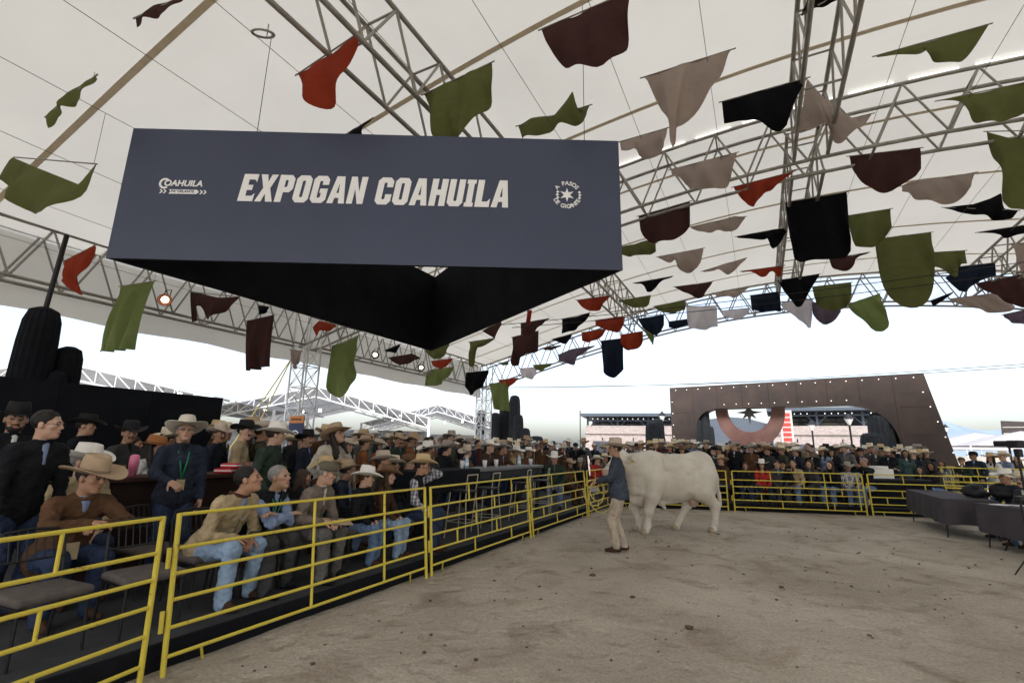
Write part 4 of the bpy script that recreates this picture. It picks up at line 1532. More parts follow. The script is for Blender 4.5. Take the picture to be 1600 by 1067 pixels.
def terrace_building(c, rz, wid, label, h1=3.2, h2=6.0, dep=6.0, step=True):
    root = empty('terrace_building', c, rz)
    tag(root, label, 'building')
    box('brick_wall', (0, dep / 2, h1 / 2), (wid, dep, h1), BRICK, root)
    box('parapet', (0, .0, h1 + .35), (wid, .25, .7), BRICK, root)
    box('roof_slab', (0, dep / 2 - .3, h2), (wid + .6, dep + .8, .25), BLUEG, root)
    box('back_wall', (0, dep - .4, (h1 + h2) / 2), (wid, .2, h2 - h1 - .3), M('terrace_back', (.10, .12, .16), var=.4, scale=1.5), root)
    n = max(3, int(wid / 2.6))
    for i in range(n + 1):
        x = -wid / 2 + .2 + (wid - .4) * i / n
        box('column', (x, .25, (h1 + h2) / 2), (.16, .16, h2 - h1), BLUEG, root)
        if i < n:
            x2 = x + (wid - .4) / n / 2
            box('beam', (x2, .2, h2 - .45), ((wid - .4) / n - .2, .1, .14), BLUEG, root)
            for s in (-1, 1):
                tube('brace', (x2 + s * ((wid - .4) / n / 2 - .1), .25, h2 - 1.1), (x2 + s * ((wid - .4) / n / 2 - .75), .25, h2 - .4), .05, BLUEG, root)
            w_ = box('window', (x2, dep - .52, (h1 + h2) / 2 + .1), ((wid - .4) / n - .9, .06, 1.5), GLASSD, root)
            for k in range(5):
                lb = link('bulb', CYL[6], BULB, root)
                lb.location = (x2 - .9 + k * .45, .6, h2 - .28)
                lb.scale = (.035, .035, .06)
            sc = empty('tmp', (0, 0, 0))
            bpy.data.objects.remove(sc)
            tube('wall_lamp', (x2, -.05, h1 - .55), (x2, -.25, h1 - .35), .05, DARKM, root)
            box('door' if i % 3 == 1 else 'shop_window', (x2, -.02, 1.15 if i % 3 == 1 else 1.6), (1.1 if i % 3 == 1 else 1.7, .08, 2.2 if i % 3 == 1 else 1.3), GLASSD, root)
    return root


c1 = at_y(990, 700, 42)
terrace_building(Vector((c1.x, c1.y, 0)), -.28, 8.2, 'pale brick building with roof terrace behind the handler', h1=2.9, h2=4.5)
c2 = at_y(1318, 700, 38)
terrace_building(Vector((c2.x, c2.y, 0)), -.5, 9.5, 'pale brick building with lit roof terrace seen through the portal', h1=3.0, h2=5.0)
c3 = at_y(1150, 700, 45)
gb = empty('grey_hall', Vector((c3.x, c3.y, 0)), -.4)
tag(gb, 'blue grey hall with curved roof seen through the horseshoe', 'building')
poly_prism('wall', [(-4, 0), (5, 0), (5, 3.7), (2.6, 3.9), (1, 4.4), (-.6, 4.55), (-2.4, 4.3), (-4, 3.6)], 6, M('blue_grey_sheet', (.085, .105, .135), var=.1), gb)
o = box('door', (1.2, -3.02, 1.2), (1.6, .06, 2.4), GLASSD, gb)
# red and white sign tower
c4 = at_y(1232, 700, 33)
stw = empty('sign_tower', Vector((c4.x, c4.y, 0)), -.4)
tag(stw, 'tall narrow sign tower with red panels seen through the portal', 'sign')
box('column', (0, 0, 2.2), (.75, .4, 4.4), M('white_panel', (.5, .49, .48), var=.05), stw)
REDS = M('red_sign', (.55, .06, .05), var=.1)
for k in range(7):
    box('red_panel', (0, -.215, 4.1 - k * .33), (.5, .03, .22), REDS, stw)
box('yellow_panel', (-.1, -.6, 1.7), (.8, .05, .5), M('yellow_sign', (.8, .6, .05), var=.1), stw)
box('red_base', (.3, -.7, 1.25), (1.6, .05, .22), REDS, stw)


def street_lamp(px, y, label, h=4.4):
    P = place_px(px, y)
    root = empty('street_lamp', P)
    tag(root, label, 'lamp', 'lantern street lamps')
    tube('pole', (0, 0, 0), (0, 0, h), .05, DARKM, root, seg=10)
    lathe('lantern', [(.06, h), (.2, h + .3), (.2, h + .34), (.1, h + .46), (.02, h + .55)], M('opal_glass', (.85, .85, .83), rough=.3), root, seg=10)
    lathe('cap', [(.24, h + .34), (.1, h + .5), (.02, h + .62)], DARKM, root, seg=10)


street_lamp(1037, 30, 'lantern street lamp left of the rusty portal', 3.35)
street_lamp(1272, 30, 'lantern street lamp seen through the portal, left one', 2.95)
street_lamp(1332, 26, 'lantern street lamp seen through the portal, right one', 3.1)
street_lamp(1483, 40, 'lantern street lamp right of the portal before the hills', 3.5)

# white roofed halls on the left
SHEET = M('white_roof_sheet', (.40, .42, .45), rough=.5, var=.08, trans=.2)


def hall(c, rz, wid, eave, rise, dep, label):
    root = empty('open_hall', c, rz)
    tag(root, label, 'building', 'white truss halls')
    V = [(-wid / 2, 0, eave), (0, 0, eave + rise), (wid / 2, 0, eave), (-wid / 2, dep, eave), (0, dep, eave + rise), (wid / 2, dep, eave)]
    link('roof', mesh_np('roof', V, [(0, 1, 4, 3), (1, 2, 5, 4)], smooth=False), SHEET, root)
    for yy in (0, dep * .5):
        for s in (-1, 1):
            n = 8
            tp_ = [Vector((s * wid / 2 * (1 - i / n), yy - .05, eave + rise * i / n - .06)) for i in range(n + 1)]
            lw = [p - Vector((0, 0, .72)) for p in tp_]
            tube('chord', tp_[0], tp_[-1], .055, STEELW, root)
            tube('chord', lw[0], lw[-1], .055, STEELW, root)
            for i in range(n):
                tube('brace', lw[i], tp_[i + 1], .03, STEELW, root)
                tube('brace', tp_[i + 1], lw[i + 1], .03, STEELW, root)
    for k in range(4):
        yy = dep * (k + .5) / 4
        for s in (-1, 1):
            tube('purlin', (s * wid / 4, 0, eave + rise / 2 - .1), (s * wid / 4, dep, eave + rise / 2 - .1), .06, STEELW, root)
    for s in (-1, 1):
        for yy in (0, dep / 2, dep):
            tube('column', (s * wid / 2, yy, 0), (s * wid / 2, yy, eave), .12, STEELW, root)
    box('back_wall', (0, dep, 1.6), (wid, .1, 3.2), M('pale_stalls', (.5, .52, .55), var=.5, scale=.8), root)
    HL = emit('hall_lamp', (1, .98, .95), 3)
    for i in range(6):
        lb = link('lamp', CYL[10], HL, root)
        lb.location = (-wid / 3 + i * wid / 7.5, dep * .3 + (i % 2) * 3, eave + rise * .35)
        lb.scale = (.12, .12, .25)
    return root


P1 = at_y(485, 700, 34)
hall(Vector((P1.x, P1.y, 0)), .16, 16.0, 3.6, 2.0, 22, 'white truss hall behind the left steel tower, nearer of two')
P2 = at_y(681, 700, 50)
hall(Vector((P2.x, P2.y, 0)), .16, 15.0, 3.7, 2.1, 22, 'white truss hall farther off, left of the dark cacti')
P3 = at_y(60, 700, 24)
hall(Vector((P3.x, P3.y, 0)), .16, 15.0, 3.9, 1.6, 20, 'white truss hall behind the black backdrop at the far left')

# white canopies at the right, hill, board
CAN = M('white_canopy', (.50, .49, .51), rough=.6, var=.05, trans=.3)
for i, (px, y, wd) in enumerate(((1528, 30, 6.5), (1600, 27, 6.0), (1480, 46, 6.5), (1570, 50, 8))):
    P = place_px(px, y)
    root = empty('canopy_tent', P, -.5)
    tag(root, 'white pyramid canopy at the right behind the crowd, ' + ['left front', 'right front', 'left rear', 'right rear'][i], 'canopy', 'white canopies on the right')
    e, t_ = 2.15, 3.0
    V = [(-wd / 2, -wd / 2, e), (wd / 2, -wd / 2, e), (wd / 2, wd / 2, e), (-wd / 2, wd / 2, e), (0, 0, t_)]
    me = bpy.data.meshes.new('roof')
    me.from_pydata(V, [], [(0, 1, 4), (1, 2, 4), (2, 3, 4), (3, 0, 4)])
    link('roof', me, CAN, root)
    for sx in (-1, 1):
        for sy in (-1, 1):
            tube('post', (sx * wd / 2, sy * wd / 2, 0), (sx * wd / 2, sy * wd / 2, e), .035, STEELW, root)
bd = place_px(1592, 30)
root = empty('notice_board', bd, -.6)
tag(root, 'dark angled board on posts at the far right edge', 'board')
o = box('board', (0.6, 0, 3.2), (2.4, .12, 1.0), M('dark_brown_board', (.05, .04, .04), var=.2), root, rot=(0, R(4), 0))
for k in range(2):
    box('slat', (0.6, -.07, 3.0 + k * .38), (2.3, .02, .05), M('pale_slat', (.4, .38, .36)), root)
for s in (-.4, 1.5):
    tube('post', (s, .1, 0), (s, .1, 2.75), .06, DARKM, root)
# hazy hill beyond, the haze of the air painted into its blue colour
V, Q = [], []
for i in range(61):
    x = 200 + i * 30
    hgt_ = 95 * math.exp(-((x - 1150) / 420) ** 2) + 9 * math.sin(x * .013) + 5 * math.sin(x * .041 + 1) + 6
    V += [(x, 1500 - .2 * x, -5), (x, 1560 - .2 * x, max(hgt_, 0) * .6), (x, 1640 - .2 * x, max(hgt_, 0))]
for i in range(60):
    for k in range(2):
        Q.append((3 * i + k, 3 * i + 3 + k, 3 * i + 4 + k, 3 * i + 1 + k))
hl = link('hills', mesh_np('hills', V, Q), M('hill_haze_blue', (.19, .25, .33), var=.15, scale=.02))
tag(hl, kind='structure')
bpo = tube('lamp_post', place_px(907, 60), place_px(907, 60) + Vector((0, 0, 6.2)), .06, DARKM, seg=10)
tag(bpo, 'thin distant post against the white sky left of the handler', 'post')

# ------------------------------------------------------------------ tables at the right
GREYCL = M('dark_grey_tablecloth', (.062, .054, .062), rough=.85, var=.15, scale=4, bump=.15, bscale=50)


def cloth_table(c, u, L, wd, label, drop=.5):
    """table whose cloth hangs short; u is the long direction"""
    v = Vector((u.y, -u.x, 0))
    root = empty('folding_table', c)
    tag(root, label, 'table', 'folding tables with grey cloths')
    zt = .745
    n, mrow = 15, 8
    V, Q = [], []
    # ring of the border, hanging wavy skirt
    per = []
    nL, nW = int(L / .09), int(wd / .09)
    for i in range(nL):
        per.append(u * (-L / 2 + L * i / nL) + v * (-wd / 2))
    for i in range(nW):
        per.append(u * (L / 2) + v * (-wd / 2 + wd * i / nW))
    for i in range(nL):
        per.append(u * (L / 2 - L * i / nL) + v * (wd / 2))
    for i in range(nW):
        per.append(u * (-L / 2) + v * (wd / 2 - wd * i / nW))
    m_ = len(per)
    for j in range(5):
        f = j / 4
        for i, p in enumerate(per):
            out = p.normalized() * (0.012 + f * (.03 + .042 * math.sin(i * 1.05) + .02 * math.sin(i * .47)))
            q = p + out
            V.append((q.x, q.y, zt + .012 - drop * f - .015 * math.sin(i * .31) * f))
    for j in range(4):
        for i in range(m_):
            Q.append((j * m_ + i, j * m_ + (i + 1) % m_, (j + 1) * m_ + (i + 1) % m_, (j + 1) * m_ + i))
    sk = link('tablecloth_skirt', mesh_np('skirt', V, Q), GREYCL, root)
    box('table_top', (0, 0, zt), (L + .02, wd + .02, .03), GREYCL, root, rz=math.atan2(u.y, u.x), bev=.01)
    for s in (-1, 1):
        for q in (-1, 1):
            p = u * (s * (L / 2 - .2)) + v * (q * (wd / 2 - .08))
            tube('leg', p + Vector((0, 0, .73)), p + v * (q * .05) + u * (s * .06), .013, DARKM, root)
    return root


T1 = Vector((8.80, 10.15, 0)) + AX * 1.4 + BX * .42
cloth_table(T1, AX, 2.8, .85, 'grey cloth table nearest the back fence with black bags on it')
u2 = Vector((.93, -.36, 0)).normalized()
T2 = Vector((8.78, 8.93, 0)) + u2 * 1.0
u2b = Vector((-.12, -.99, 0)).normalized()
cloth_table(Vector((9.05, 8.75, 0)), u2b, 1.2, .8, 'middle grey cloth table at the right with papers')
cloth_table(Vector((8.75, 7.25, 0)), Vector((-.2, -.98, 0)).normalized(), 1.5, .8, 'grey cloth table cut by the right picture edge')


def lump(name, c, r_, mat, parent=None, label=None, cat=None, rz=0.0, fold=.006, sq=None):
    V, Q, _ = sdf_mesh(sq if sq else [ell((0, 0, 0), r_)], .02, fold=fold)
    o = link(name, mesh_np(name, V, Q), mat, parent, c)
    o.rotation_euler = (0, 0, rz)
    if label:
        tag(o, label, cat)
    return o


BAGM = M('black_nylon', (.012, .012, .014), rough=.6, var=.3, bump=.2, bscale=30)
lump('backpack', T1 + Vector((-.05, -.75, .92)), None, BAGM, None, 'black backpack lying on the grey table, left one', 'bag', rz=.3,
     sq=[ell((0, 0, -.06), (.27, .17, .09), k=.04), cone((-.16, .03, -.02), (.12, .03, .02), .10, .12, .05), cone((-.2, -.1, -.08), (.16, -.12, -.08), .055, .06, .03), cone((.1, .0, .1), (.2, .02, .04), .02, .02, .01), ell((-.1, -.06, .06), (.09, .07, .06), k=.03)])
lump('shoulder_bag', T1 + Vector((.28, -1.05, .93)), None, BAGM, None, 'black shoulder bag with a maroon side on the grey table', 'bag', rz=-.4,
     sq=[ell((0, 0, -.07), (.24, .16, .09), k=.04), cone((-.14, 0, .02), (.14, 0, .05), .10, .09, .05), cone((-.15, -.09, -.06), (.15, -.09, -.04), .06, .06, .02), cone((-.1, .02, .13), (.1, .02, .15), .02, .02, .02)])
o = box('maroon_case', T1 + Vector((.38, -1.38, .865)), (.2, .08, .2), M('maroon_leather', (.10, .02, .02), rough=.5), rz=.4, bev=.02)
tag(o, 'small maroon case leaning on the shoulder bag', 'case')
pap = M('paper', (.75, .75, .74), rough=.8, var=.04)
for i, (x, y, rr, lab) in enumerate(((8.85, 9.0, .3, 'white papers spread on the middle grey table, left sheet'), (9.05, 8.85, -.2, 'white papers spread on the middle grey table, right sheet'))):
    o = box('paper_sheets', (x, y, .767 + .004 * i), (.3, .22, .006), pap, rz=rr)
    tag(o, lab, 'paper', 'papers on the middle table')
o = box('open_notebook', T1 + AX * 1.0 - BX * .1 + Vector((0, 0, .769)), (.26, .2, .014), M('dark_notebook', (.05, .05, .06)), rz=.5)
tag(o, 'open dark notebook at the far end of the grey table', 'notebook')
# tripod with stand at the right edge
TP = Vector((7.28, 7.12, 0))
root = empty('tripod_stand', TP)
tag(root, 'black tripod stand at the right edge before the tables', 'tripod')
for k in range(3):
    an = 2.1 * k + .4
    tube('leg', (0, 0, .32), (.2 * math.cos(an), .2 * math.sin(an), 0.0), .009, DARKM, root)
tube('column', (0, 0, .1), (0, 0, 1.0), .014, DARKM, root, seg=10)
box('clamp', (0, 0, .34), (.06, .06, .12), DARKM, root, bev=.01)
box('head', (0, 0, 1.03), (.1, .1, .08), DARKM, root, bev=.015)
TP2 = place_px(1588, 8.6)
root = empty('camera_tripod', TP2)
tag(root, 'tripod with a video camera raised at the far right edge', 'camera')
for k in range(3):
    an = 2.1 * k
    tube('leg', (0, 0, 1.0), (.4 * math.cos(an), .4 * math.sin(an), 0), .014, DARKM, root)
tube('column', (0, 0, .9), (0, 0, 1.62), .018, DARKM, root, seg=10)
box('camera_body', (0, 0, 1.83), (.16, .2, .13), DARKM, root, bev=.02)
tube('lens', (-.02, .1, 1.84), (-.12, .26, 1.84), .05, DARKM, root, seg=16)
box('grip', (0, -.02, 1.68), (.09, .09, .14), DARKM, root, bev=.015)

# judges' desk behind the back fence with white boxes
dk = empty('judges_desk', CORNER + BK * 7.7 + BN * 1.0 + Vector((0, 0, PLAT)))
tag(dk, 'low black desk behind the back fence with white boxes', 'table')
box('desk_top', (0, 0, .74), (1.9, .6, .04), WOODD, dk, rz=math.atan2(BK.y, BK.x))
box('front_panel', BN * -.27 + Vector((0, 0, .36)), (1.86, .03, .71), BLACKC, dk, rz=math.atan2(BK.y, BK.x))
for i, (x, sx_, sz_, lab) in enumerate(((-.72, .3, .2, 'small white carton on the black desk, left one'), (-.2, .62, .26, 'wide white box on the black desk'),
                                       (-.2, .36, .07, 'flat white box lying on top of the wide white box'))):
    z_ = PLAT + .76 + (sz_ / 2 if i < 2 else .26 + .04 + .002)
    o = box('white_box', CORNER + BK * (7.7 + x) + BN * 1.0 + Vector((0, 0, z_ + .003)), (sx_, .3, sz_), pap, rz=math.atan2(BK.y, BK.x) + .1 * i, bev=.006)
    tag(o, lab, 'box', 'white boxes on the desk')

lp = empty('laptop', Vector((9.0, 8.45, .762)), -1.35)
tag(lp, 'open black laptop on the middle grey table', 'laptop')
box('base', (0, 0, .012), (.34, .24, .02), DARKM, lp, bev=.004)
box('screen', (0, .15, .12), (.34, .012, .22), DARKM, lp, rot=(R(-18), 0, 0), bev=.004)
for i, (x, y, lab) in enumerate(((8.98, 8.15, 'clear cup on the middle grey table, nearer the viewer'), (8.72, 7.6, 'clear cup on the grey table at the picture edge'))):
    o = lathe('plastic_cup', [(0.0, 0.001), (.034, 0.001), (.047, .15), (.044, .15), (.033, .01)], CUPM, loc=Vector((x, y, .764)))
    tag(o, lab, 'cup', 'cups on the right tables')

# ================================================================== people
def nrm(v):
    v = np.array(v, float)
    return v / (np.linalg.norm(v) + 1e-9)


def ik(S, T, l1, l2, pole):
    S, T, pole = np.array(S, float), np.array(T, float), np.array(pole, float)
    d = T - S
    L = np.linalg.norm(d)
    L2 = min(L, (l1 + l2) * 0.995)
    T = S + d / (L + 1e-9) * L2
    x = (l1 * l1 - l2 * l2 + L2 * L2) / (2 * L2)
    h = math.sqrt(max(l1 * l1 - x * x, 0))
    u = d / (L + 1e-9)
    p = pole - u * (pole @ u)
    p = nrm(p)
    return S + u * x + p * h, T


def rot_cols(yaw, pitch, roll=0.0):
    """head frame columns: right, forward, up; yaw>0 turns to the person's left"""
    m = Matrix.Rotation(yaw, 3, 'Z') @ Matrix.Rotation(-pitch, 3, 'X') @ Matrix.Rotation(roll, 3, 'Y')
    return np.array(m)


def hand_prims(wr, d, pn, side, curl=0.5):
    d, pn = nrm(d), nrm(np.array(pn) - nrm(d) * (np.array(pn) @ nrm(d)))
    ac = np.cross(d, pn) * side
    Rm = np.stack([ac, d, pn], 1)
    P = [ell(wr + d * .045, (.040, .055, .019), Rm, k=.015), cone(wr - d * .05, wr + d * .02, .027, .025, k=.02)]
    for off, ln in ((-.031, .062), (-.0105, .076), (.0105, .073), (.031, .06)):
        b = wr + d * .088 + ac * off
        d1 = nrm(d * math.cos(curl) + pn * math.sin(curl))
        m_ = b + d1 * ln * .55
        d2 = nrm(d * math.cos(curl * 2.3) + pn * math.sin(curl * 2.3))
        P += [cone(b - d * .02, m_, .0098, .009, k=.004), cone(m_, m_ + d2 * ln * .5, .009, .0075, k=.004)]
    tb = wr + d * .025 + ac * -.032
    t1 = nrm(d * .6 - ac * .8 + pn * .25)
    P += [cone(tb, tb + t1 * .045, .014, .011, k=.01), cone(tb + t1 * .045, tb + t1 * .045 + nrm(t1 + d * .6 + pn * .4) * .032, .0105, .009, k=.004)]
    return P


def build_person(pose='stand', lean=4, head=(0, 0), hands=None, feet=None, g=1.0, female=False, long_hair=False, mous=False, beard=False,
                 vest=False, hem=.135, fine=False, hairshort=True, seat=.39, pole=None, palm=None, curl=.5, coat=True, shoulder_drop=0.0, headroll=0.0):
    sit = pose == 'sit'
    hz = seat + .085 if sit else .925
    Hc = np.array([0, 0, hz])
    l = R(lean)
    u = np.array([0, math.sin(l), math.cos(l)])
    f = np.array([0, math.cos(l), -math.sin(l)])
    X = np.array([1.0, 0, 0])
    Rt = np.stack([X, f, u], 1)
    shw = .163 if female else .182
    Sc = Hc + u * .50
    Nb = Hc + u * .555 - f * .005
    l2 = R(lean * .55)
    u2 = np.array([0, math.sin(l2), math.cos(l2)])
    Hd = Nb + u2 * .165 + np.array([0, .028, 0])
    Rh = rot_cols(R(head[0]), R(head[1]), R(headroll))
    gg = g * (.93 if female else 1)
    if feet is None:
        feet = [(-.13, .40), (.13, .42)] if sit else [(-.11, .04), (.11, -.02)]
    if hands is None:
        hands = [(-.12, .33, .61 + seat - .45), (.12, .35, .61 + seat - .45)] if sit else [(-.25, .08, .78), (.25, .08, .78)]
    torso, arms, legs, shoes, skin, body = [], [], [], [[], []], [], []
    torso += [ell(Hc + u * .35 + f * .01, (.172 * gg, .118 * gg, .20), Rt, k=.06),
              ell(Hc + u * .16 + f * .018 * gg, (.160 * gg, .122 * gg, .17), Rt, k=.06),
              ell(Hc + u * -.01 + f * .005, (.192 * gg, .146 * gg, .19), Rt, k=.06),
              cone(Sc - X * shw * .9 + u * -.01, Sc + X * shw * .9 + u * -.01, .066, .066, k=.06),
              cone(Nb - u * .02, Sc - X * shw * .75, .055, .05, k=.05), cone(Nb - u * .02, Sc + X * shw * .75, .055, .05, k=.05)]
    if female:
        torso += [ell(Hc + u * .36 + f * .075 + X * s * .07, (.065, .055, .07), Rt, k=.05) for s in (-1, 1)]
    hand_data = []
    for i, s in enumerate((-1, 1)):
        S = Sc + X * s * shw - u * .015
        pl = np.array(pole[i] if pole else (s * .9, -.5, -.5), float)
        E_, T = ik(S, hands[i], .285, .255, pl)
        arms += [cone(S, E_, .066, .054, k=.04), cone(E_, E_ + (T - E_) * .93, .053, .041, k=.03)]
        fd = nrm(T - E_)
        pn = np.array(palm[i] if palm else (-s * .5, .2, -.8), float)
        hand_data.append((T, fd, pn, s))
        body += [cone(S, E_, .05, .04), cone(E_, T, .04, .026)]
    for i, s in enumerate((-1, 1)):
        hj = Hc + X * s * .088 - np.array([0, 0, .02])
        ank = np.array([feet[i][0], feet[i][1], .085 + (feet[i][2] if len(feet[i]) > 2 else 0)])
        K, T = ik(hj, ank, .435, .415, (s * .12, 1, .35 if sit else 0))
        legs += [cone(hj, K, .096 * gg, .074, k=.05), cone(K, T - (K - T) * .06, .073, .066, k=.03)]
        fz = ank[2] - .085
        shoes[i] += [cone(ank + [0, -.045, -.035], ank + [0, .06, -.04], .041, .040, k=.02), cone(ank + [0, .06, -.045], ank + [s * .015, .165, -.052], .041, .030, k=.02),
                     cone(ank + [0, -.02, -.03], ank + [0, -.025, .02], .042, .040, k=.03)]
        body += [cone(hj, K, .075, .05), cone(K, T, .05, .036)]
    legs.append(ell(Hc + np.array([0, 0, -.0]), (.168 * gg, .125 * gg, .125), k=.05))
    body += [ell(Hc + u * .3, (.15 * gg, .1, .24), Rt, k=.05), ell(Hc, (.15, .11, .12), k=.05), cone(Hc + u * .48, Nb, .07, .055, k=.05),
             cone(Nb - u * .03, Hd + Rh @ [0, -.02, -.06], .056, .052, k=.02)]

    def hp(x, y, z):
        return Hd + Rh @ np.array([x, y, z])
    fs = .94 if female else 1.0
    HP = [ell(hp(0, -.012, .03), (.074 * fs, .093 * fs, .09), Rh, k=.03), ell(hp(0, .022, -.045), (.057 * fs, .066, .072), Rh, k=.03),
          ell(hp(0, .06, -.097), (.027, .024, .02), Rh, k=.025), cone(hp(0, .087, .012), hp(0, .104, -.026), .008, .0125, k=.012),
          ell(hp(0, .094, -.031), (.017, .012, .009), Rh, k=.008), cone(hp(-.036, .08, .021), hp(.036, .08, .021), .011, .011, k=.015),
          ell(hp(-.043, .062, -.016), (.024, .022, .02), Rh, k=.02), ell(hp(.043, .062, -.016), (.024, .022, .02), Rh, k=.02),
          ell(hp(-.078 * fs, -.008, -.004), (.010, .021, .031), Rh, k=.008), ell(hp(.078 * fs, -.008, -.004), (.010, .021, .031), Rh, k=.008),
          cone(hp(0, -.02, -.06), Nb + f * .0, .054 * fs, .056 * fs, k=.02),
          ell(hp(-.030, .0835, .003), (.0105, .007, .0038), Rh, k=.002, m=2), ell(hp(.030, .0835, .003), (.0105, .007, .0038), Rh, k=.002, m=2),
          ell(hp(0, .0885, -.0635), (.023, .010, .0075), Rh, k=.003, m=3),
          cone(hp(-.046, .082, .021), hp(-.016, .091, .025), .0055, .0055, k=.003, m=1), cone(hp(.046, .082, .021), hp(.016, .091, .025), .0055, .0055, k=.003, m=1)]
    if mous or beard:
        HP += [cone(hp(-.028, .088, -.052), hp(0, .1, -.045), .007, .009, k=.005, m=1), cone(hp(.028, .088, -.052), hp(0, .1, -.045), .007, .009, k=.005, m=1)]
    if beard:
        HP += [ell(hp(0, .045, -.085), (.055, .05, .04), Rh, k=.01, m=1), cone(hp(-.06, .01, -.03), hp(-.05, .03, -.07), .014, .016, k=.01, m=1),
               cone(hp(.06, .01, -.03), hp(.05, .03, -.07), .014, .016, k=.01, m=1)]
    out = {}
    rb, rh_, rc = (.034, .0075, .0145) if fine else (.05, .0125, .024)
    Vb, Qb, _ = sdf_mesh(body, rb)
    Vh, Qh, mh = sdf_mesh(HP, rh_, multi=True)
    Vh = Hd + (Vh - Hd) * 1.06
    Vs, Qs, ms = [Vb], [Qb], [np.zeros(len(Qb), int)]
    n = len(Vb)
    Vs.append(Vh)
    Qs.append(Qh + n)
    ms.append(mh)
    n += len(Vh)
    for (T, fd, pn, s) in hand_data:
        Va, Qa, _ = sdf_mesh(hand_prims(T, fd, pn, s, curl), .0062 if fine else .0105)
        Vs.append(Va)
        Qs.append(Qa + n)
        ms.append(np.zeros(len(Qa), int))
        n += len(Va)
    out['body'] = mesh_np('person_body', np.concatenate(Vs), np.concatenate(Qs), mats=np.concatenate(ms))
    fo = .0062 if fine else .006
    collar = [torus(Nb + u * .012 + f * .008, .064 * fs, .017, np.stack([X, nrm(f + u * .35), nrm(u - f * .35)], 1), k=.012)]
    cut = [(tuple(Hc - u * hem), tuple(u))]
    if vest:
        V, Q, _ = sdf_mesh(torso + collar, rc, cuts=cut, fold=fo)
        out['vest'] = mesh_np('vest', V, Q)
        V, Q, _ = sdf_mesh(arms, rc, fold=fo, shrink=.004)
        out['shirt'] = mesh_np('shirt', V, Q)
    else:
        V, Q, _ = sdf_mesh(torso + arms + (collar if coat else []), rc, cuts=cut, fold=fo)
        out['jacket'] = mesh_np('jacket', V, Q)
    # shirt showing at the open front
    sp = [cone(Nb + f * .055 - u * .0, Hc + u * .41 + f * .112 * gg, .036, .014, k=.02), cone(Hc + u * .40 + f * .112 * gg, Hc + u * .36 + f * .118 * gg, .012, .004, k=.02),
          torus(Nb + u * .022 + f * .012, .053 * fs, .012, np.stack([X, nrm(f + u * .35), nrm(u - f * .35)], 1), k=.008)]
    V, Q, _ = sdf_mesh(sp, .011 if fine else .018)
    out['inner_shirt'] = mesh_np('inner_shirt', V, Q)
    V, Q, _ = sdf_mesh(legs, rc, cuts=[((0, 0, .055), (0, 0, 1))] if not sit else (), fold=fo)
    out['trousers'] = mesh_np('trousers', V, Q)
    for i in (0, 1):
        V, Q, _ = sdf_mesh(shoes[i], .013 if fine else .02, cuts=[((0, 0, .004), (0, 0, 1))])
        out['boot%d' % i] = mesh_np('boot', V, Q)
    hr = [ell(hp(0, -.024, .042), (.083 * fs, .099, .090), Rh, k=.02)]
    hcuts = [(tuple(hp(0, .068, .062)), tuple(Rh @ nrm([0, -.80, .60])))]
    V, Q, _ = sdf_mesh(hr, .0085 if fine else .014, cuts=hcuts, fold=.002, foldscale=1.8)
    hv = [(V, Q)]
    if long_hair:
        hl_ = [ell(hp(0, -.05, -.03), (.085, .062, .12), Rh, k=.03)]
        for s in (-1, 1):
            hl_ += [cone(hp(s * .075, -.015, .04), hp(s * .085, .0, -.13), .028, .034, k=.02), cone(hp(s * .085, .0, -.13), hp(s * .09, .035, -.27), .034, .018, k=.02)]
        hl_ += [cone(hp(0, -.08, -.05), hp(0, -.10, -.27), .06, .04, k=.03)]
        V2, Q2, _ = sdf_mesh(hl_, .0105 if fine else .016, fold=.003, foldscale=2.0)
        hv.append((V2, Q2))
    Vn, Qn, n = [], [], 0
    for V, Q in hv:
        Vn.append(V)
        Qn.append(Q + n)
        n += len(V)
    out['hair'] = mesh_np('hair', Hd + (np.concatenate(Vn) - Hd) * 1.06, np.concatenate(Qn))
    M4 = Matrix.Identity(4)
    for r_ in range(3):
        for c_ in range(3):
            M4[r_][c_] = Rh[r_, c_]
        M4[r_][3] = Hd[r_]
    out['zip'] = [Vector(Hc + u * .43 + f * .112 * gg), Vector(Hc + u * .35 + f * (.012 + .119 * gg)), Vector(Hc + u * .25 + f * (.014 + .122 * gg)), Vector(Hc + u * .14 + f * (.02 + .124 * gg)), Vector(Hc + u * .02 + f * (.010 + .146 * gg)), Vector(Hc - u * .10 + f * (.006 + .134 * gg))] if fine else None
    out['headM'] = M4 @ Matrix.Scale(1.06, 4)
    out['neck'] = (Nb, u, f, Hc)
    out['hands'] = [h[0] + h[1] * .09 for h in hand_data]
    return out


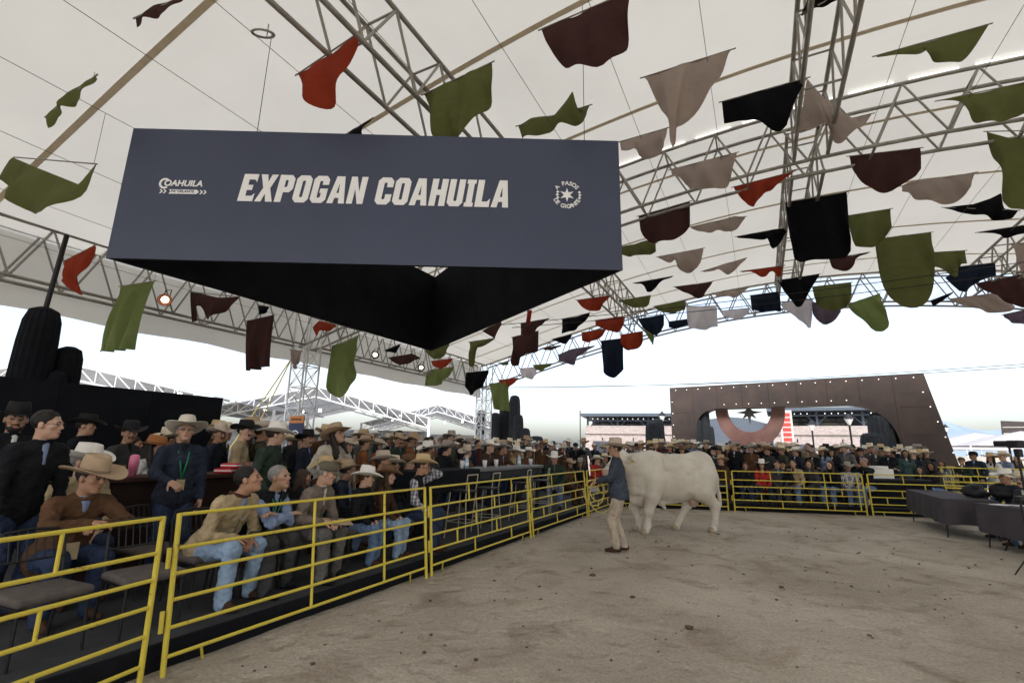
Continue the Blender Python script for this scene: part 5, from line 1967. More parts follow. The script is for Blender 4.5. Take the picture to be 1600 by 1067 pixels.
def hat_mesh(kind):
    seg = 40
    V, Q = [], []

    def ringpts(rx, ry, zf):
        for k in range(seg):
            t = 2 * math.pi * k / seg
            c_, s_ = math.cos(t), math.sin(t)
            V.append((rx * c_, ry * s_, zf(c_, s_)))
    if kind in ('cowboy', 'cowboy_wide', 'flat'):
        bx, by, curl, ch = {'cowboy': (.165, .205, .062, .125), 'cowboy_wide': (.188, .222, .05, .135), 'flat': (.165, .19, .012, .105)}[kind]

        def brim(f_):
            return lambda c_, s_: .052 + f_ ** 1.6 * (curl * abs(c_) ** 1.7 - .018 * abs(s_) ** 2.0)
        for f_ in (1.0, .93, .72, .45, .2, .0):
            ringpts(.083 + (bx - .083) * f_, .103 + (by - .103) * f_, brim(f_))
        for rr, zz in ((.995, .02), (.975, .06), (.94, .09)):
            ringpts(.083 * rr, .103 * rr, lambda c_, s_, zz=zz: .052 + zz * ch / .125)
        ringpts(.083 * .80, .103 * .86, lambda c_, s_: .052 + ch * (1.0 - .10 * max(s_, 0)) + .004)
        ringpts(.083 * .60, .103 * .70, lambda c_, s_: .052 + ch * (1.02 - .16 * max(s_, 0)) - .004)
        ringpts(.083 * .34, .103 * .52, lambda c_, s_: .052 + ch * (.92 - .14 * max(s_, 0)) - .014)
        ringpts(.083 * .10, .103 * .35, lambda c_, s_: .052 + ch * (.84 - .10 * max(s_, 0)) - .016)
    else:   # cap
        for rx, ry, z in ((.086, .106, .035), (.087, .107, .06), (.08, .099, .098), (.062, .078, .125), (.03, .04, .138), (.005, .006, .141)):
            ringpts(rx, ry, lambda c_, s_, z=z: z)
    nr = len(V) // seg
    for j in range(nr - 1):
        for k in range(seg):
            Q.append((j * seg + k, j * seg + (k + 1) % seg, (j + 1) * seg + (k + 1) % seg, (j + 1) * seg + k))
    if kind == 'cap':
        n0 = len(V)
        for f_ in (0, .5, 1):
            for k in range(13):
                t = math.pi * (.14 + .72 * k / 12)
                V.append(((.084 + .004 * f_) * math.cos(t), .098 * math.sin(t) + f_ * .075 * math.sin(t) ** .5, .042 - .018 * f_ - .012 * abs(math.cos(t)) * f_))
        for j in range(2):
            for k in range(12):
                Q.append((n0 + j * 13 + k, n0 + j * 13 + k + 1, n0 + (j + 1) * 13 + k + 1, n0 + (j + 1) * 13 + k))
    me = mesh_np('hat_' + kind, V, Q)
    bm = bmesh.new()
    bm.from_mesh(me)
    bmesh.ops.recalc_face_normals(bm, faces=bm.faces)
    bmesh.ops.solidify(bm, geom=bm.faces[:], thickness=.005)
    for f_ in bm.faces:
        f_.smooth = True
    bm.to_mesh(me)
    bm.free()
    return me


HATS = {k: hat_mesh(k) for k in ('cowboy', 'cowboy_wide', 'flat', 'cap')}
for h_ in HATS.values():
    h_.materials.append(None)


def band_mesh():
    V, Q = [], []
    for z, r_ in ((.056, 1.025), (.078, 1.015)):
        for k in range(32):
            t = 2 * math.pi * k / 32
            V.append((.083 * r_ * math.cos(t), .103 * r_ * math.sin(t), z))
    for k in range(32):
        Q.append((k, (k + 1) % 32, 32 + (k + 1) % 32, 32 + k))
    m_ = mesh_np('hat_band', V, Q)
    m_.materials.append(None)
    return m_


BAND = band_mesh()
SKINS = [(.46, .27, .18), (.38, .21, .135), (.52, .32, .23), (.30, .165, .105), (.42, .25, .17)]
HAIRC = {'black': (.012, .010, .009), 'brown': (.05, .028, .016), 'grey': (.22, .21, .20), 'dark': (.022, .016, .013), 'blonde': (.22, .13, .06)}
HATC = {'white': (.74, .71, .66), 'cream': (.66, .57, .43), 'tan': (.40, .29, .19), 'straw': (.55, .41, .23), 'grey': (.30, .27, .24), 'black': (.012, .011, .012),
        'brown': (.14, .075, .04), 'beige': (.50, .42, .34), 'rust': (.30, .12, .04), 'olive': (.11, .10, .07), 'pale': (.60, .55, .47)}
CLC = {'black': (.012, .013, .016), 'navy': (.022, .028, .045), 'brown': (.10, .052, .028), 'tan': (.36, .28, .17), 'olive': (.055, .055, .038), 'grey': (.12, .115, .11),
       'rust': (.25, .095, .035), 'red': (.42, .035, .03), 'cream': (.52, .47, .40), 'blue': (.20, .26, .40), 'jeans': (.13, .20, .33), 'lightjeans': (.26, .36, .50), 'darkjeans': (.03, .045, .09),
       'green': (.03, .045, .035), 'teal': (.05, .085, .09), 'maroon': (.07, .02, .022), 'white': (.68, .68, .67), 'khaki': (.44, .37, .29), 'charcoal': (.05, .05, .052), 'taupe': (.16, .13, .11),
       'leather': (.06, .032, .022), 'plaid': None}


def plaid():
    if 'plaid' in _mats:
        return _mats['plaid']
    m = bpy.data.materials.new('plaid_cloth')
    m.use_nodes = True
    n, l = m.node_tree.nodes, m.node_tree.links
    p = n['Principled BSDF']
    p.inputs['Roughness'].default_value = .9
    tc = n.new('ShaderNodeTexCoord')
    prev = None
    for ax, sc_ in (('X', 14), ('Z', 14), ('Y', 14)):
        wv = n.new('ShaderNodeTexWave')
        wv.bands_direction = ax
        wv.inputs['Scale'].default_value = sc_ / 2.2
        l.new(tc.outputs['Object'], wv.inputs['Vector'])
        rp = n.new('ShaderNodeValToRGB')
        rp.color_ramp.interpolation = 'CONSTANT'
        rp.color_ramp.elements[0].color = (.06, .07, .11, 1)
        rp.color_ramp.elements[1].color = (.60, .58, .60, 1)
        rp.color_ramp.elements[1].position = .62
        l.new(wv.outputs['Fac'], rp.inputs['Fac'])
        if prev is None:
            prev = rp.outputs[0]
        else:
            mx = n.new('ShaderNodeMixRGB')
            mx.inputs['Fac'].default_value = .5
            l.new(prev, mx.inputs[1])
            l.new(rp.outputs[0], mx.inputs[2])
            prev = mx.outputs[0]
    l.new(prev, p.inputs['Base Color'])
    _mats['plaid'] = m
    return m


def clm(c):
    return plaid() if c == 'plaid' else cloth(CLC[c], 'cloth_' + c)


EYE = M('eye_dark', (.06, .04, .03), rough=.3)
ALL_PEOPLE = []


def spawn(T, loc, face, top='black', bottom='darkjeans', hat=None, hatc='cream', hair='dark', skin=None, inner='white', boots='leather', scale=1.0,
          label=None, group=None, tilt=0.0, lod=0):
    """place a person built by build_person; face = world direction looked at"""
    rz = math.atan2(-face[0], face[1])
    sk = SKINS[random.randrange(len(SKINS))] if skin is None else SKINS[skin]
    o = link('person', T['body'])
    SKM = M('skin', sk, rough=.55, var=.12, scale=20, spec=.35)
    HM = M('hair_' + hair, HAIRC[hair], rough=.6, var=.3, scale=40, bump=.4, bscale=90)
    for i, m_ in enumerate((SKM, HM, EYE, M('lips', tuple(c * k for c, k in zip(sk, (.85, .6, .62))), rough=.5))):
        setmat(o, m_, i)
    o.location = loc
    o.rotation_euler = (0, 0, rz)
    o.scale = (scale,) * 3
    for k in ('jacket', 'vest', 'shirt', 'trousers', 'inner_shirt', 'boot0', 'boot1', 'hair'):
        if k not in T:
            continue
        if lod and k in ('boot0', 'boot1') and lod > 1:
            continue
        c = {'jacket': top, 'vest': top, 'shirt': inner, 'trousers': bottom, 'inner_shirt': inner, 'boot0': boots, 'boot1': boots}.get(k)
        link('boot' if k.startswith('boot') else k, T[k], HM if k == 'hair' else clm(c), o)
    if T['zip'] and lod == 0:
        sweep('zip', T['zip'], .0065, cloth(tuple(c * .45 for c in (CLC[top] or (.2, .2, .2))), 'zip_' + top), o, seg=6)
    if hat:
        h = link('hat', HATS[hat], M('felt_' + hatc, HATC[hatc], rough=.85, var=.10, scale=12, bump=.1, bscale=120), o)
        h.matrix_local = T['headM'] @ Matrix.Rotation(tilt, 4, 'X') @ Matrix.Diagonal((1.07, 1.07, .98, 1))
        if lod == 0 and hat != 'cap':
            hb = link('hat_band', BAND, M('band', tuple(c * .55 for c in HATC[hatc])), h)
    ALL_PEOPLE.append([o, label, group, dict(top=top, hat=hat, hatc=hatc, hair=hair)])
    return o


def extra_lanyard(o, T, col=(.02, .22, .10), badge=True):
    Nb, u, f, Hc = T['neck']
    LM = M('lanyard', col, rough=.6, var=.05)
    p = [Nb + np.array([-.06, 0, .03]), Nb + f * .095 + np.array([-.055, 0, -.06]), Hc + u * .36 + f * .150 + np.array([-.03, 0, 0]), Hc + u * .20 + f * .162]
    q = [Nb + np.array([.06, 0, .03]), Nb + f * .095 + np.array([.055, 0, -.06]), Hc + u * .36 + f * .150 + np.array([.03, 0, 0]), Hc + u * .20 + f * .162]
    sweep('lanyard', [Vector(x) for x in p] + [Vector(x) for x in q[::-1]], .0075, LM, o)
    if badge:
        b = box('badge', Vector(Hc + u * .135 + f * .160), (.085, .008, .12), M('badge_card', (.45, .36, .22), var=.2), o)
        b.rotation_euler = (-math.atan2(u[1], u[2]), 0, 0)


def extra_glasses(o, T, dark=False):
    m_ = DARKM
    g_ = empty('glasses_tmp')
    bpy.data.objects.remove(g_)
    MM = T['headM']
    pts = []
    for s in (-1, 1):
        ring_p = [MM @ Vector((s * .033 + .022 * math.cos(t), .098 - .004 * abs(math.cos(t)), .002 + .016 * math.sin(t))) for t in np.linspace(0, 2 * math.pi, 13)[:-1]]
        sweep('glasses_rim', ring_p, .0013, m_, o, closed=True, seg=5)
        sweep('glasses_arm', [MM @ Vector((s * .055, .094, .006)), MM @ Vector((s * .079, .03, .008)), MM @ Vector((s * .082, -.01, .004))], .002, m_, o, seg=5)
        if dark:
            V = [tuple(p) for p in ring_p]
            me = bpy.data.meshes.new('glasses_lens')
            me.from_pydata(V, [], [list(range(12))])
            link('glasses_lens', me, GLASSD, o)


TORING = Vector((BX.x, BX.y, 0))


def dirto(p, q):
    d = Vector((q[0] - p[0], q[1] - p[1], 0))
    return d.normalized()


BULLP = (2.9, 10.0)

# ---------------- the named figures of the left side
# man in brown jacket, big tan hat, leaning on the chair back
T = build_person('sit', lean=30, head=(22, 2), hands=[(-.03, .58, .76), (.05, .60, .78)], pole=[(-1, -.1, -.25), (1, -.1, -.25)], g=1.12, fine=True, curl=.6,
                 palm=[(.3, .3, -.9), (-.3, .3, -.9)], feet=[(-.16, .33), (.16, .36)])
o = spawn(T, W(2.14, -5.42, PLAT), TORING, top='brown', bottom='darkjeans', hat='cowboy_wide', hatc='tan', inner='blue', skin=1, hair='dark', tilt=-.12,
          label='man in brown jacket and big taupe cowboy hat leaning on a chair back')
box('wrist_watch', T['hands'][1] * 1.0 + np.array([0.01, -.115, .012]), (.055, .035, .03), DARKM, o, bev=.008)
box('badge', Vector((.07, .42, .56)), (.09, .01, .13), M('badge_card', (.45, .36, .22), var=.2), o)
# white hat behind him
T = build_person('sit', lean=10, head=(35, 0), fine=True, seat=.42)
o = spawn(T, W(2.40, -6.0, PLAT), TORING, top='tan', hat='cowboy', hatc='white', skin=2, hair='grey', tilt=-.1, label='seated man in a white cowboy hat just behind the brown jacketed man')
# woman with rust hat and sunglasses
T = build_person('sit', lean=14, head=(20, 0), female=True, long_hair=True, fine=True, seat=.66, hands=[(-.16, .42, 1.0), (.16, .42, 1.0)], feet=[(-.1, .3, .2), (.1, .3, .2)])
def on_b(px, b):
    d = ray(px, 700)
    t = b / (d.x * BX.x + d.y * BX.y)
    return Vector((d.x * t, d.y * t, PLAT))


o = spawn(T, on_b(222, -6.85), (TORING + AX * .4).normalized(), top='white', bottom='jeans', hat='flat', hatc='rust', skin=2, hair='dark', inner='white', scale=.93, tilt=-.15,
          label='woman in a rust coloured brim hat and dark sunglasses beside the pink tumbler')
extra_glasses(o, T, dark=True)
# young man at the left edge, black jacket
T = build_person('stand', lean=12, head=(25, -2), fine=True, hands=[(-.25, .15, .85), (.25, .15, .85)])
o = spawn(T, on_b(45, -5.6), (TORING + AX * .3).normalized(), top='black', bottom='darkjeans', inner='blue', skin=2, hair='black', scale=.95,
          label='young dark haired man in a black jacket and glasses at the left edge')
extra_glasses(o, T)
T = build_person('stand', lean=2, head=(-15, 0), beard=True, fine=False)
spawn(T, on_b(12, -6.6), TORING, top='black', inner='white', hat='cowboy', hatc='black', skin=1, hair='black', scale=.98, label='bearded man in black hat and dark suit at the far left edge')
# standing man, navy jacket, white hat, green lanyard
T = build_person('stand', lean=4, head=(-12, -14), fine=True, mous=False, g=1.12, hands=[(-.24, .12, .86), (.16, .40, 1.10)], pole=[(-.9, -.6, -.3), (.9, -.5, -.4)])
o = spawn(T, W(3.18, -5.72, PLAT), (TORING + AX * -.25).normalized(), top='navy', bottom='darkjeans', hat='cowboy_wide', hatc='pale', skin=4, hair='grey', inner='black', scale=.935, tilt=.08,
          label='standing man in a dark navy jacket, pale cowboy hat and green lanyard')
extra_lanyard(o, T)
extra_glasses(o, T)
# seated man in tan jacket
T = build_person('sit', lean=33, head=(26, -16), fine=True, g=1.15, hands=[(-.06, .42, .55), (.10, .40, .59)], feet=[(-.20, .36), (.17, .42)], curl=.7, mous=False)
o = spawn(T, W(3.03, -4.76, PLAT), (TORING + AX * .2).normalized(), top='tan', bottom='lightjeans', inner='blue', skin=1, hair='black', boots='leather', scale=.99,
          label='seated man in a tan jacket and light blue jeans looking down at his phone')
Nb, u_, f_, Hc_ = T['neck']
sweep('jacket_collar', [Vector(Nb + np.array([.078 * math.cos(t), .078 * math.sin(t) - .005, .022 - .02 * math.sin(t)])) for t in np.linspace(-.9 + math.pi * 0, math.pi + .9, 16)], .021,
      cloth((.06, .028, .02), 'brown_corduroy'), o)
ph = box('phone', W(3.12, -4.25, PLAT + .62), (.075, .15, .012), DARKM, rz=.4, bev=.004)
tag(ph, 'dark phone in the hands of the man in the tan jacket', 'phone')
chair(W(3.03, -4.80, PLAT), FACE_R, 'taupe chair under the man in the tan jacket')
# seated man with black vest and blue shirt
T = build_person('sit', lean=27, head=(4, -12), fine=True, vest=True, g=1.1, hands=[(.10, .38, .76), (-.12, .40, .74)], pole=[(-1, .1, -.5), (1, .1, -.5)], feet=[(-.16, .40), (.2, .46)])
o = spawn(T, W(3.45, -4.78, PLAT), (TORING + AX * .2).normalized(), top='black', bottom='charcoal', inner='blue', skin=4, hair='grey', boots='black', scale=.96,
          label='seated grey haired man in a black vest and blue shirt with a green lanyard')
extra_lanyard(o, T)
chair(W(3.42, -4.70, PLAT), FACE_R, 'taupe chair under the man in the black vest')
# seated man in grey jacket and cap
T = build_person('sit', lean=22, head=(34, 8), fine=True, g=1.05, hands=[(-.02, .42, .62), (.14, .38, .64)], feet=[(-.15, .40), (.16, .44)])
o = spawn(T, W(4.02, -4.68, PLAT), (TORING + AX * .2).normalized(), top='taupe', bottom='grey', inner='cream', hat='cap', hatc='olive', skin=2, hair='grey', boots='black', scale=.96,
          label='seated elderly man in a quilted grey brown jacket and olive cap')
chair(W(4.02, -4.70, PLAT), FACE_R, 'taupe chair under the man in the olive cap')
cb = box('clipboard', W(4.12, -4.27, PLAT + .60), (.34, .22, .015), M('tan_board', (.36, .27, .18), var=.1), rz=.5, bev=.004)
cb.rotation_euler = (.15, .1, .6)
tag(cb, 'tan clipboard on the lap of the man in the olive cap', 'clipboard')
# boy in white hat
T = build_person('sit', lean=14, head=(22, 0), fine=True, feet=[(-.1, .36), (.1, .38)], seat=.42)
o = spawn(T, W(4.78, -4.68, PLAT), (TORING + AX * .35).normalized(), top='black', bottom='jeans', inner='black', hat='cowboy_wide', hatc='white', skin=2, hair='brown', scale=.84, tilt=-.08,
          label='boy in a black jacket and white straw cowboy hat in the front row')
chair(W(4.78, -4.70, PLAT), FACE_R, 'taupe chair under the boy in the white hat')
# girl with long hair and brown hat
T = build_person('sit', lean=10, head=(14, 2), fine=True, female=True, long_hair=True, feet=[(-.09, .40), (.1, .40)], seat=.42)
o = spawn(T, W(5.22, -4.66, PLAT), (TORING + AX * .35).normalized(), top='leather', bottom='lightjeans', inner='brown', hat='cowboy', hatc='brown', skin=2, hair='brown', scale=.84,
          label='girl with long brown hair, brown hat and pale jeans in the front row')
chair(W(5.22, -4.68, PLAT), FACE_R, 'taupe chair under the girl in the brown hat')
# man with binoculars
T = build_person('sit', lean=14, head=(12, 0), fine=True, vest=True, hands=[(-.05, .26, 1.14), (.13, .30, .55)], pole=[(-1, .3, -.6), (1, -.2, -.5)], palm=[(.6, .2, .3), (-.3, .2, -.9)], curl=.8)
o = spawn(T, W(5.82, -4.62, PLAT), (TORING + AX * .4).normalized(), top='black', bottom='darkjeans', inner='plaid', hat='cowboy', hatc='straw', skin=1, hair='dark', scale=.97,
          label='seated man in a plaid shirt and straw hat raising binoculars')
chair(W(5.82, -4.64, PLAT), FACE_R, 'taupe chair under the man with the binoculars')
hp_ = o.matrix_world
bn = empty('binoculars', Vector(o.location) + Matrix.Rotation(o.rotation_euler[2], 3, 'Z') @ (Vector(T['headM'] @ Vector((0, .17, .0))) * .97), o.rotation_euler[2] + R(12))
tag(bn, 'black binoculars held to the eyes of the man in the plaid shirt', 'binoculars')
for s in (-1, 1):
    tube('barrel', (s * .034, -.06, 0), (s * .034, .07, 0), .022, DARKM, bn, seg=16)
box('bridge', (0, 0, .004), (.05, .04, .018), DARKM, bn)
# standing man dark green shirt white hat
T = build_person('stand', lean=12, head=(32, 0), fine=True, coat=True, hands=[(-.2, .24, .95), (.22, .22, .95)])
o = spawn(T, W(4.1, -5.62, PLAT), (TORING + AX * .5).normalized(), top='green', bottom='darkjeans', inner='green', hat='cowboy_wide', hatc='white', skin=2, hair='dark', scale=.935, tilt=-.10,
          label='young man in dark green shirt and white cowboy hat standing behind front row')
# woman in cream jacket bending down
T = build_person('stand', lean=26, head=(25, -22), female=True, long_hair=True, fine=True, hands=[(-.2, .35, .95), (.2, .38, .95)])
o = spawn(T, W(5.35, -5.85, PLAT), (TORING - AX * .35).normalized(), top='cream', bottom='darkjeans', inner='white', hat='cowboy_wide', hatc='tan', skin=4, hair='dark', scale=.98,
          label='woman in a cream jacket and tan cowboy hat bending forward')

# ---------------- templates for the crowd
TP_ = {}
TP_['stand'] = build_person('stand', lean=3, head=(0, -4))
TP_['stand_look'] = build_person('stand', lean=5, head=(-32, -3), hands=[(-.2, .25, .95), (.22, .12, .8)], mous=True)
TP_['stand_phone'] = build_person('stand', lean=5, head=(6, -14), hands=[(-.06, .34, 1.18), (.08, .34, 1.18)], pole=[(-1, 0, -.6), (1, 0, -.6)])
TP_['stand_fold'] = build_person('stand', lean=2, head=(15, 0), hands=[(.14, .20, 1.18), (-.14, .22, 1.14)], pole=[(-1, .1, -.6), (1, .1, -.6)], g=1.12, beard=True)
TP_['stand_f'] = build_person('stand', lean=3, head=(-10, -3), female=True, long_hair=True)
TP_['stand_raise'] = build_person('stand', lean=2, head=(0, 4), hands=[(-.1, .30, 1.55), (.22, .12, .85)], pole=[(-1, .2, -.5), (1, -.2, -.5)])
TP_['sit'] = build_person('sit', lean=10, head=(0, -4))
TP_['sit_look'] = build_person('sit', lean=14, head=(25, -6), mous=True, g=1.08)
TP_['sit_f'] = build_person('sit', lean=8, head=(-8, -3), female=True, long_hair=True)
TP_['bar'] = build_person('sit', lean=22, head=(-12, -8), hands=[(-.07, .48, 1.02), (.09, .47, 1.02)], seat=.72, pole=[(-1, -.1, -.5), (1, -.1, -.5)], feet=[(-.12, .3, .22), (.12, .3, .22)], g=1.08)
TP_['bar2'] = build_person('sit', lean=18, head=(22, -4), hands=[(-.16, .48, 1.03), (.05, .40, 1.10)], seat=.72, pole=[(-1, -.1, -.5), (1, -.1, -.5)], feet=[(-.12, .3, .22), (.12, .3, .22)], mous=True)
TP_['phone_sit'] = build_person('sit', lean=10, head=(0, 0), hands=[(-.07, .34, 1.12), (.09, .34, 1.12)], pole=[(-1, 0, -.7), (1, 0, -.7)], seat=.45)

ROWS = {}


def on_b(px, b):
    d = ray(px, 700)
    t = b / (d.x * BX.x + d.y * BX.y)
    return Vector((d.x * t, d.y * t, PLAT))


def on_k(px, off):
    # line parallel to the back fence, off metres behind it
    d = ray(px, 700)
    P0 = CORNER + BN * off
    t = P0.dot(BN) / (d.x * BN.x + d.y * BN.y)
    return Vector((d.x * t, d.y * t, PLAT - .004))


def crowd(rowname, rowdesc, posf, entries, jit=0.0):
    k = 0
    ents = sorted(entries, key=lambda e: e[0])
    for e in ents:
        px, tpl, hat, hatc, top = e[:5]
        bottom = e[5] if len(e) > 5 else random.choice(['darkjeans', 'jeans', 'charcoal', 'black'])
        P = posf(px)
        P = P + Vector((random.uniform(-jit, jit), random.uniform(-jit, jit), 0))
        ang = random.choice((random.uniform(-.3, .3), random.uniform(-.8, .8)))
        d = dirto(P, BULLP)
        d = Vector((d.x * math.cos(ang) - d.y * math.sin(ang), d.x * math.sin(ang) + d.y * math.cos(ang), 0))
        sc = random.uniform(.86, 1.0) * (.95 if tpl.endswith('_f') else 1)
        hd = 'no hat' if not hat else '%s %s' % (hatc, 'cap' if hat == 'cap' else 'hat')
        who = 'woman' if tpl.endswith('_f') else 'person'
        verb = 'seated' if tpl.startswith(('sit', 'bar', 'phone')) else 'standing'
        lab = '%s %s, %s top, %s, %s from left, %s' % (verb, who, top, hd, ORD[k], rowdesc)
        spawn(TP_[tpl], P, d, top=top, bottom=bottom, hat=hat, hatc=hatc, hair=random.choice(['black', 'dark', 'brown', 'dark', 'grey'] if not tpl.endswith('_f') else ['dark', 'brown', 'black']),
              inner=random.choice(['white', 'blue', 'cream', 'grey', 'black']), scale=sc, label=lab, group='audience, ' + rowdesc, tilt=random.uniform(-.12, .1), lod=1)
        k += 1


C_, W_ = 'cowboy', 'cowboy_wide'
crowd('B', 'row behind the black bar table', lambda px: on_b(px, -5.58), [
    (652, 'bar2', W_, 'white', 'olive'), (684, 'bar', C_, 'grey', 'black'), (718, 'bar2', W_, 'beige', 'brown'), (750, 'bar', W_, 'white', 'leather'),
    (776, 'bar2', C_, 'grey', 'leather'), (794, 'bar', W_, 'white', 'tan'), (815, 'bar', C_, 'white', 'brown')])
crowd('L3', 'second standing row at left', lambda px: on_b(px, -6.75), [
    (365, 'stand_look', C_, 'black', 'tan'), (405, 'stand', C_, 'beige', 'olive'), (470, 'stand_look', W_, 'black', 'navy'), (545, 'stand_f', C_, 'beige', 'cream'), (571, 'stand', C_, 'tan', 'rust'),
    (617, 'stand_look', C_, 'tan', 'green'), (634, 'stand_look', W_, 'tan', 'rust'), (666, 'stand', None, '', 'grey'), (703, 'stand_look', W_, 'grey', 'olive'),
    (733, 'stand', C_, 'grey', 'navy'), (748, 'stand', None, '', 'maroon'), (783, 'stand_look', C_, 'tan', 'brown'), (806, 'stand_f', C_, 'cream', 'tan'),
    (846, 'stand_look', C_, 'brown', 'brown'), (858, 'stand', W_, 'white', 'grey')], .08)
crowd('L4', 'third standing row at left', lambda px: on_b(px, -7.7), [
    (347, 'stand', W_, 'cream', 'olive'), (400, 'stand', C_, 'grey', 'black'), (455, 'stand_f', C_, 'straw', 'black'), (500, 'stand', C_, 'straw', 'brown'), (522, 'stand_look', W_, 'black', 'charcoal'),
    (560, 'stand', W_, 'tan', 'grey'), (598, 'stand_look', W_, 'beige', 'black'), (625, 'stand', C_, 'tan', 'black'), (645, 'stand_look', W_, 'tan', 'leather'), (690, 'stand', C_, 'cream', 'navy'),
    (720, 'stand', C_, 'beige', 'grey'), (765, 'stand_look', C_, 'white', 'charcoal'), (795, 'stand', W_, 'cream', 'black'), (825, 'stand_look', C_, 'white', 'navy'), (850, 'stand_fold', W_, 'straw', 'navy'),
    (867, 'stand_look', C_, 'black', 'black'), (884, 'stand', C_, 'tan', 'red')], .1)
crowd('L5', 'rear standing row at left', lambda px: on_b(px, -8.9), [
    (393, 'stand', None, '', 'navy'), (418, 'stand', C_, 'pale', 'grey'), (487, 'stand', W_, 'white', 'black'), (510, 'stand_look', C_, 'cream', 'olive'), (540, 'stand', W_, 'black', 'black'), (580, 'stand', C_, 'white', 'grey'),
    (610, 'stand', W_, 'straw', 'black'), (655, 'stand_look', C_, 'grey', 'charcoal'), (678, 'stand', C_, 'white', 'blue'), (712, 'stand', W_, 'tan', 'brown'), (742, 'stand_look', C_, 'pale', 'grey'),
    (770, 'stand', W_, 'cream', 'olive'), (800, 'stand', C_, 'beige', 'black'), (835, 'stand', C_, 'grey', 'black'), (875, 'stand_look', W_, 'white', 'charcoal'), (893, 'stand', C_, 'cream', 'navy')], .15)
crowd('F', 'front row left of the handler', lambda px: on_b(px, -4.72), [
    (866, 'sit', W_, 'white', 'green', 'jeans'), (886, 'sit_f', C_, 'tan', 'brown', 'leather'), (906, 'sit_f', C_, 'grey', 'black', 'black'), (926, 'sit_look', C_, 'pale', 'red', 'charcoal'),
    (940, 'sit', W_, 'cream', 'grey', 'khaki')])
crowd('G', 'standing row left of the handler', lambda px: on_b(px, -5.7), [
    (878, 'stand_look', W_, 'beige', 'leather'), (898, 'stand_raise', 'cap', 'black', 'black'), (912, 'stand_look', W_, 'tan', 'grey'), (928, 'stand_phone', 'cap', 'cream', 'navy'), (943, 'stand', W_, 'straw', 'olive'),
    (956, 'stand_look', C_, 'white', 'black')], .05)
crowd('K1', 'seated row behind back fence', lambda px: on_k(px, .75), [
    (985, 'sit', C_, 'straw', 'navy'), (1010, 'sit_look', W_, 'cream', 'brown'), (1133, 'sit_look', W_, 'tan', 'leather'), (1163, 'sit_f', None, '', 'black'), (1187, 'sit_f', W_, 'white', 'red', 'navy'),
    (1209, 'sit', None, '', 'charcoal'), (1222, 'sit_look', C_, 'black', 'black'), (1238, 'sit', None, '', 'tan'), (1266, 'sit_f', None, '', 'charcoal'), (1296, 'sit_f', None, '', 'black'), (1318, 'sit', C_, 'grey', 'plaid'),
    (1352, 'phone_sit', None, '', 'black')])
crowd('K2', 'first standing row at back', lambda px: on_k(px, 1.75), [
    (975, 'stand', W_, 'straw', 'navy'), (1000, 'stand_look', C_, 'cream', 'plaid'), (1025, 'stand', W_, 'cream', 'maroon'), (1046, 'stand_look', C_, 'straw', 'plaid'), (1062, 'stand', C_, 'brown', 'black'),
    (1115, 'stand_look', C_, 'black', 'green'), (1128, 'stand_phone', None, '', 'charcoal'), (1151, 'stand', C_, 'grey', 'black'), (1176, 'stand_look', W_, 'grey', 'brown'), (1201, 'stand', W_, 'brown', 'charcoal'),
    (1224, 'stand_look', W_, 'cream', 'olive'), (1246, 'stand', W_, 'white', 'navy'), (1267, 'stand_fold', C_, 'grey', 'black'), (1284, 'stand_f', C_, 'cream', 'blue'), (1300, 'stand_f', C_, 'black', 'black'),
    (1322, 'stand_look', C_, 'white', 'grey'), (1345, 'stand_phone', 'cap', 'black', 'maroon'), (1384, 'stand_fold', W_, 'cream', 'black'), (1412, 'stand_f', None, '', 'teal'), (1430, 'stand_look', W_, 'cream', 'navy')], .06)
crowd('K3', 'second standing row at back', lambda px: on_k(px, 2.75), [
    (965, 'stand', C_, 'white', 'black'), (990, 'stand', W_, 'white', 'grey'), (1014, 'stand_look', W_, 'straw', 'tan'), (1036, 'stand', C_, 'cream', 'brown'), (1056, 'stand', W_, 'cream', 'black'), (1072, 'stand_look', None, '', 'cream'),
    (1085, 'stand', C_, 'white', 'blue'), (1101, 'stand_look', W_, 'black', 'black'), (1140, 'stand', C_, 'brown', 'grey'), (1165, 'stand_look', C_, 'black', 'navy'), (1190, 'stand', C_, 'beige', 'black'),
    (1213, 'stand', W_, 'white', 'charcoal'), (1236, 'stand_look', C_, 'pale', 'grey'), (1257, 'stand', None, '', 'green'), (1290, 'stand', C_, 'cream', 'black'), (1310, 'stand_look', W_, 'cream', 'charcoal'),
    (1331, 'stand', W_, 'white', 'navy'), (1360, 'stand', W_, 'cream', 'grey'), (1398, 'stand_look', C_, 'straw', 'black'), (1421, 'stand', C_, 'pale', 'charcoal'), (1448, 'stand', W_, 'cream', 'black')], .1)
crowd('K4', 'rear standing row at back', lambda px: on_k(px, 3.9), [
    (955, 'stand_raise', None, '', 'leather'), (980, 'stand', W_, 'cream', 'black'), (1005, 'stand', C_, 'white', 'navy'), (1048, 'stand', C_, 'grey', 'black'), (1078, 'stand', C_, 'straw', 'black'), (1095, 'stand', None, '', 'navy'),
    (1122, 'stand', W_, 'white', 'green'), (1150, 'stand', C_, 'tan', 'black'), (1180, 'stand', W_, 'cream', 'charcoal'), (1205, 'stand_raise', None, '', 'black'), (1245, 'stand', C_, 'cream', 'leather'), (1270, 'stand', None, '', 'navy'),
    (1302, 'stand', C_, 'brown', 'black'), (1320, 'stand', None, '', 'charcoal'), (1345, 'stand', C_, 'white', 'grey'), (1375, 'stand', W_, 'straw', 'black'), (1405, 'stand', C_, 'cream', 'navy')], .1)
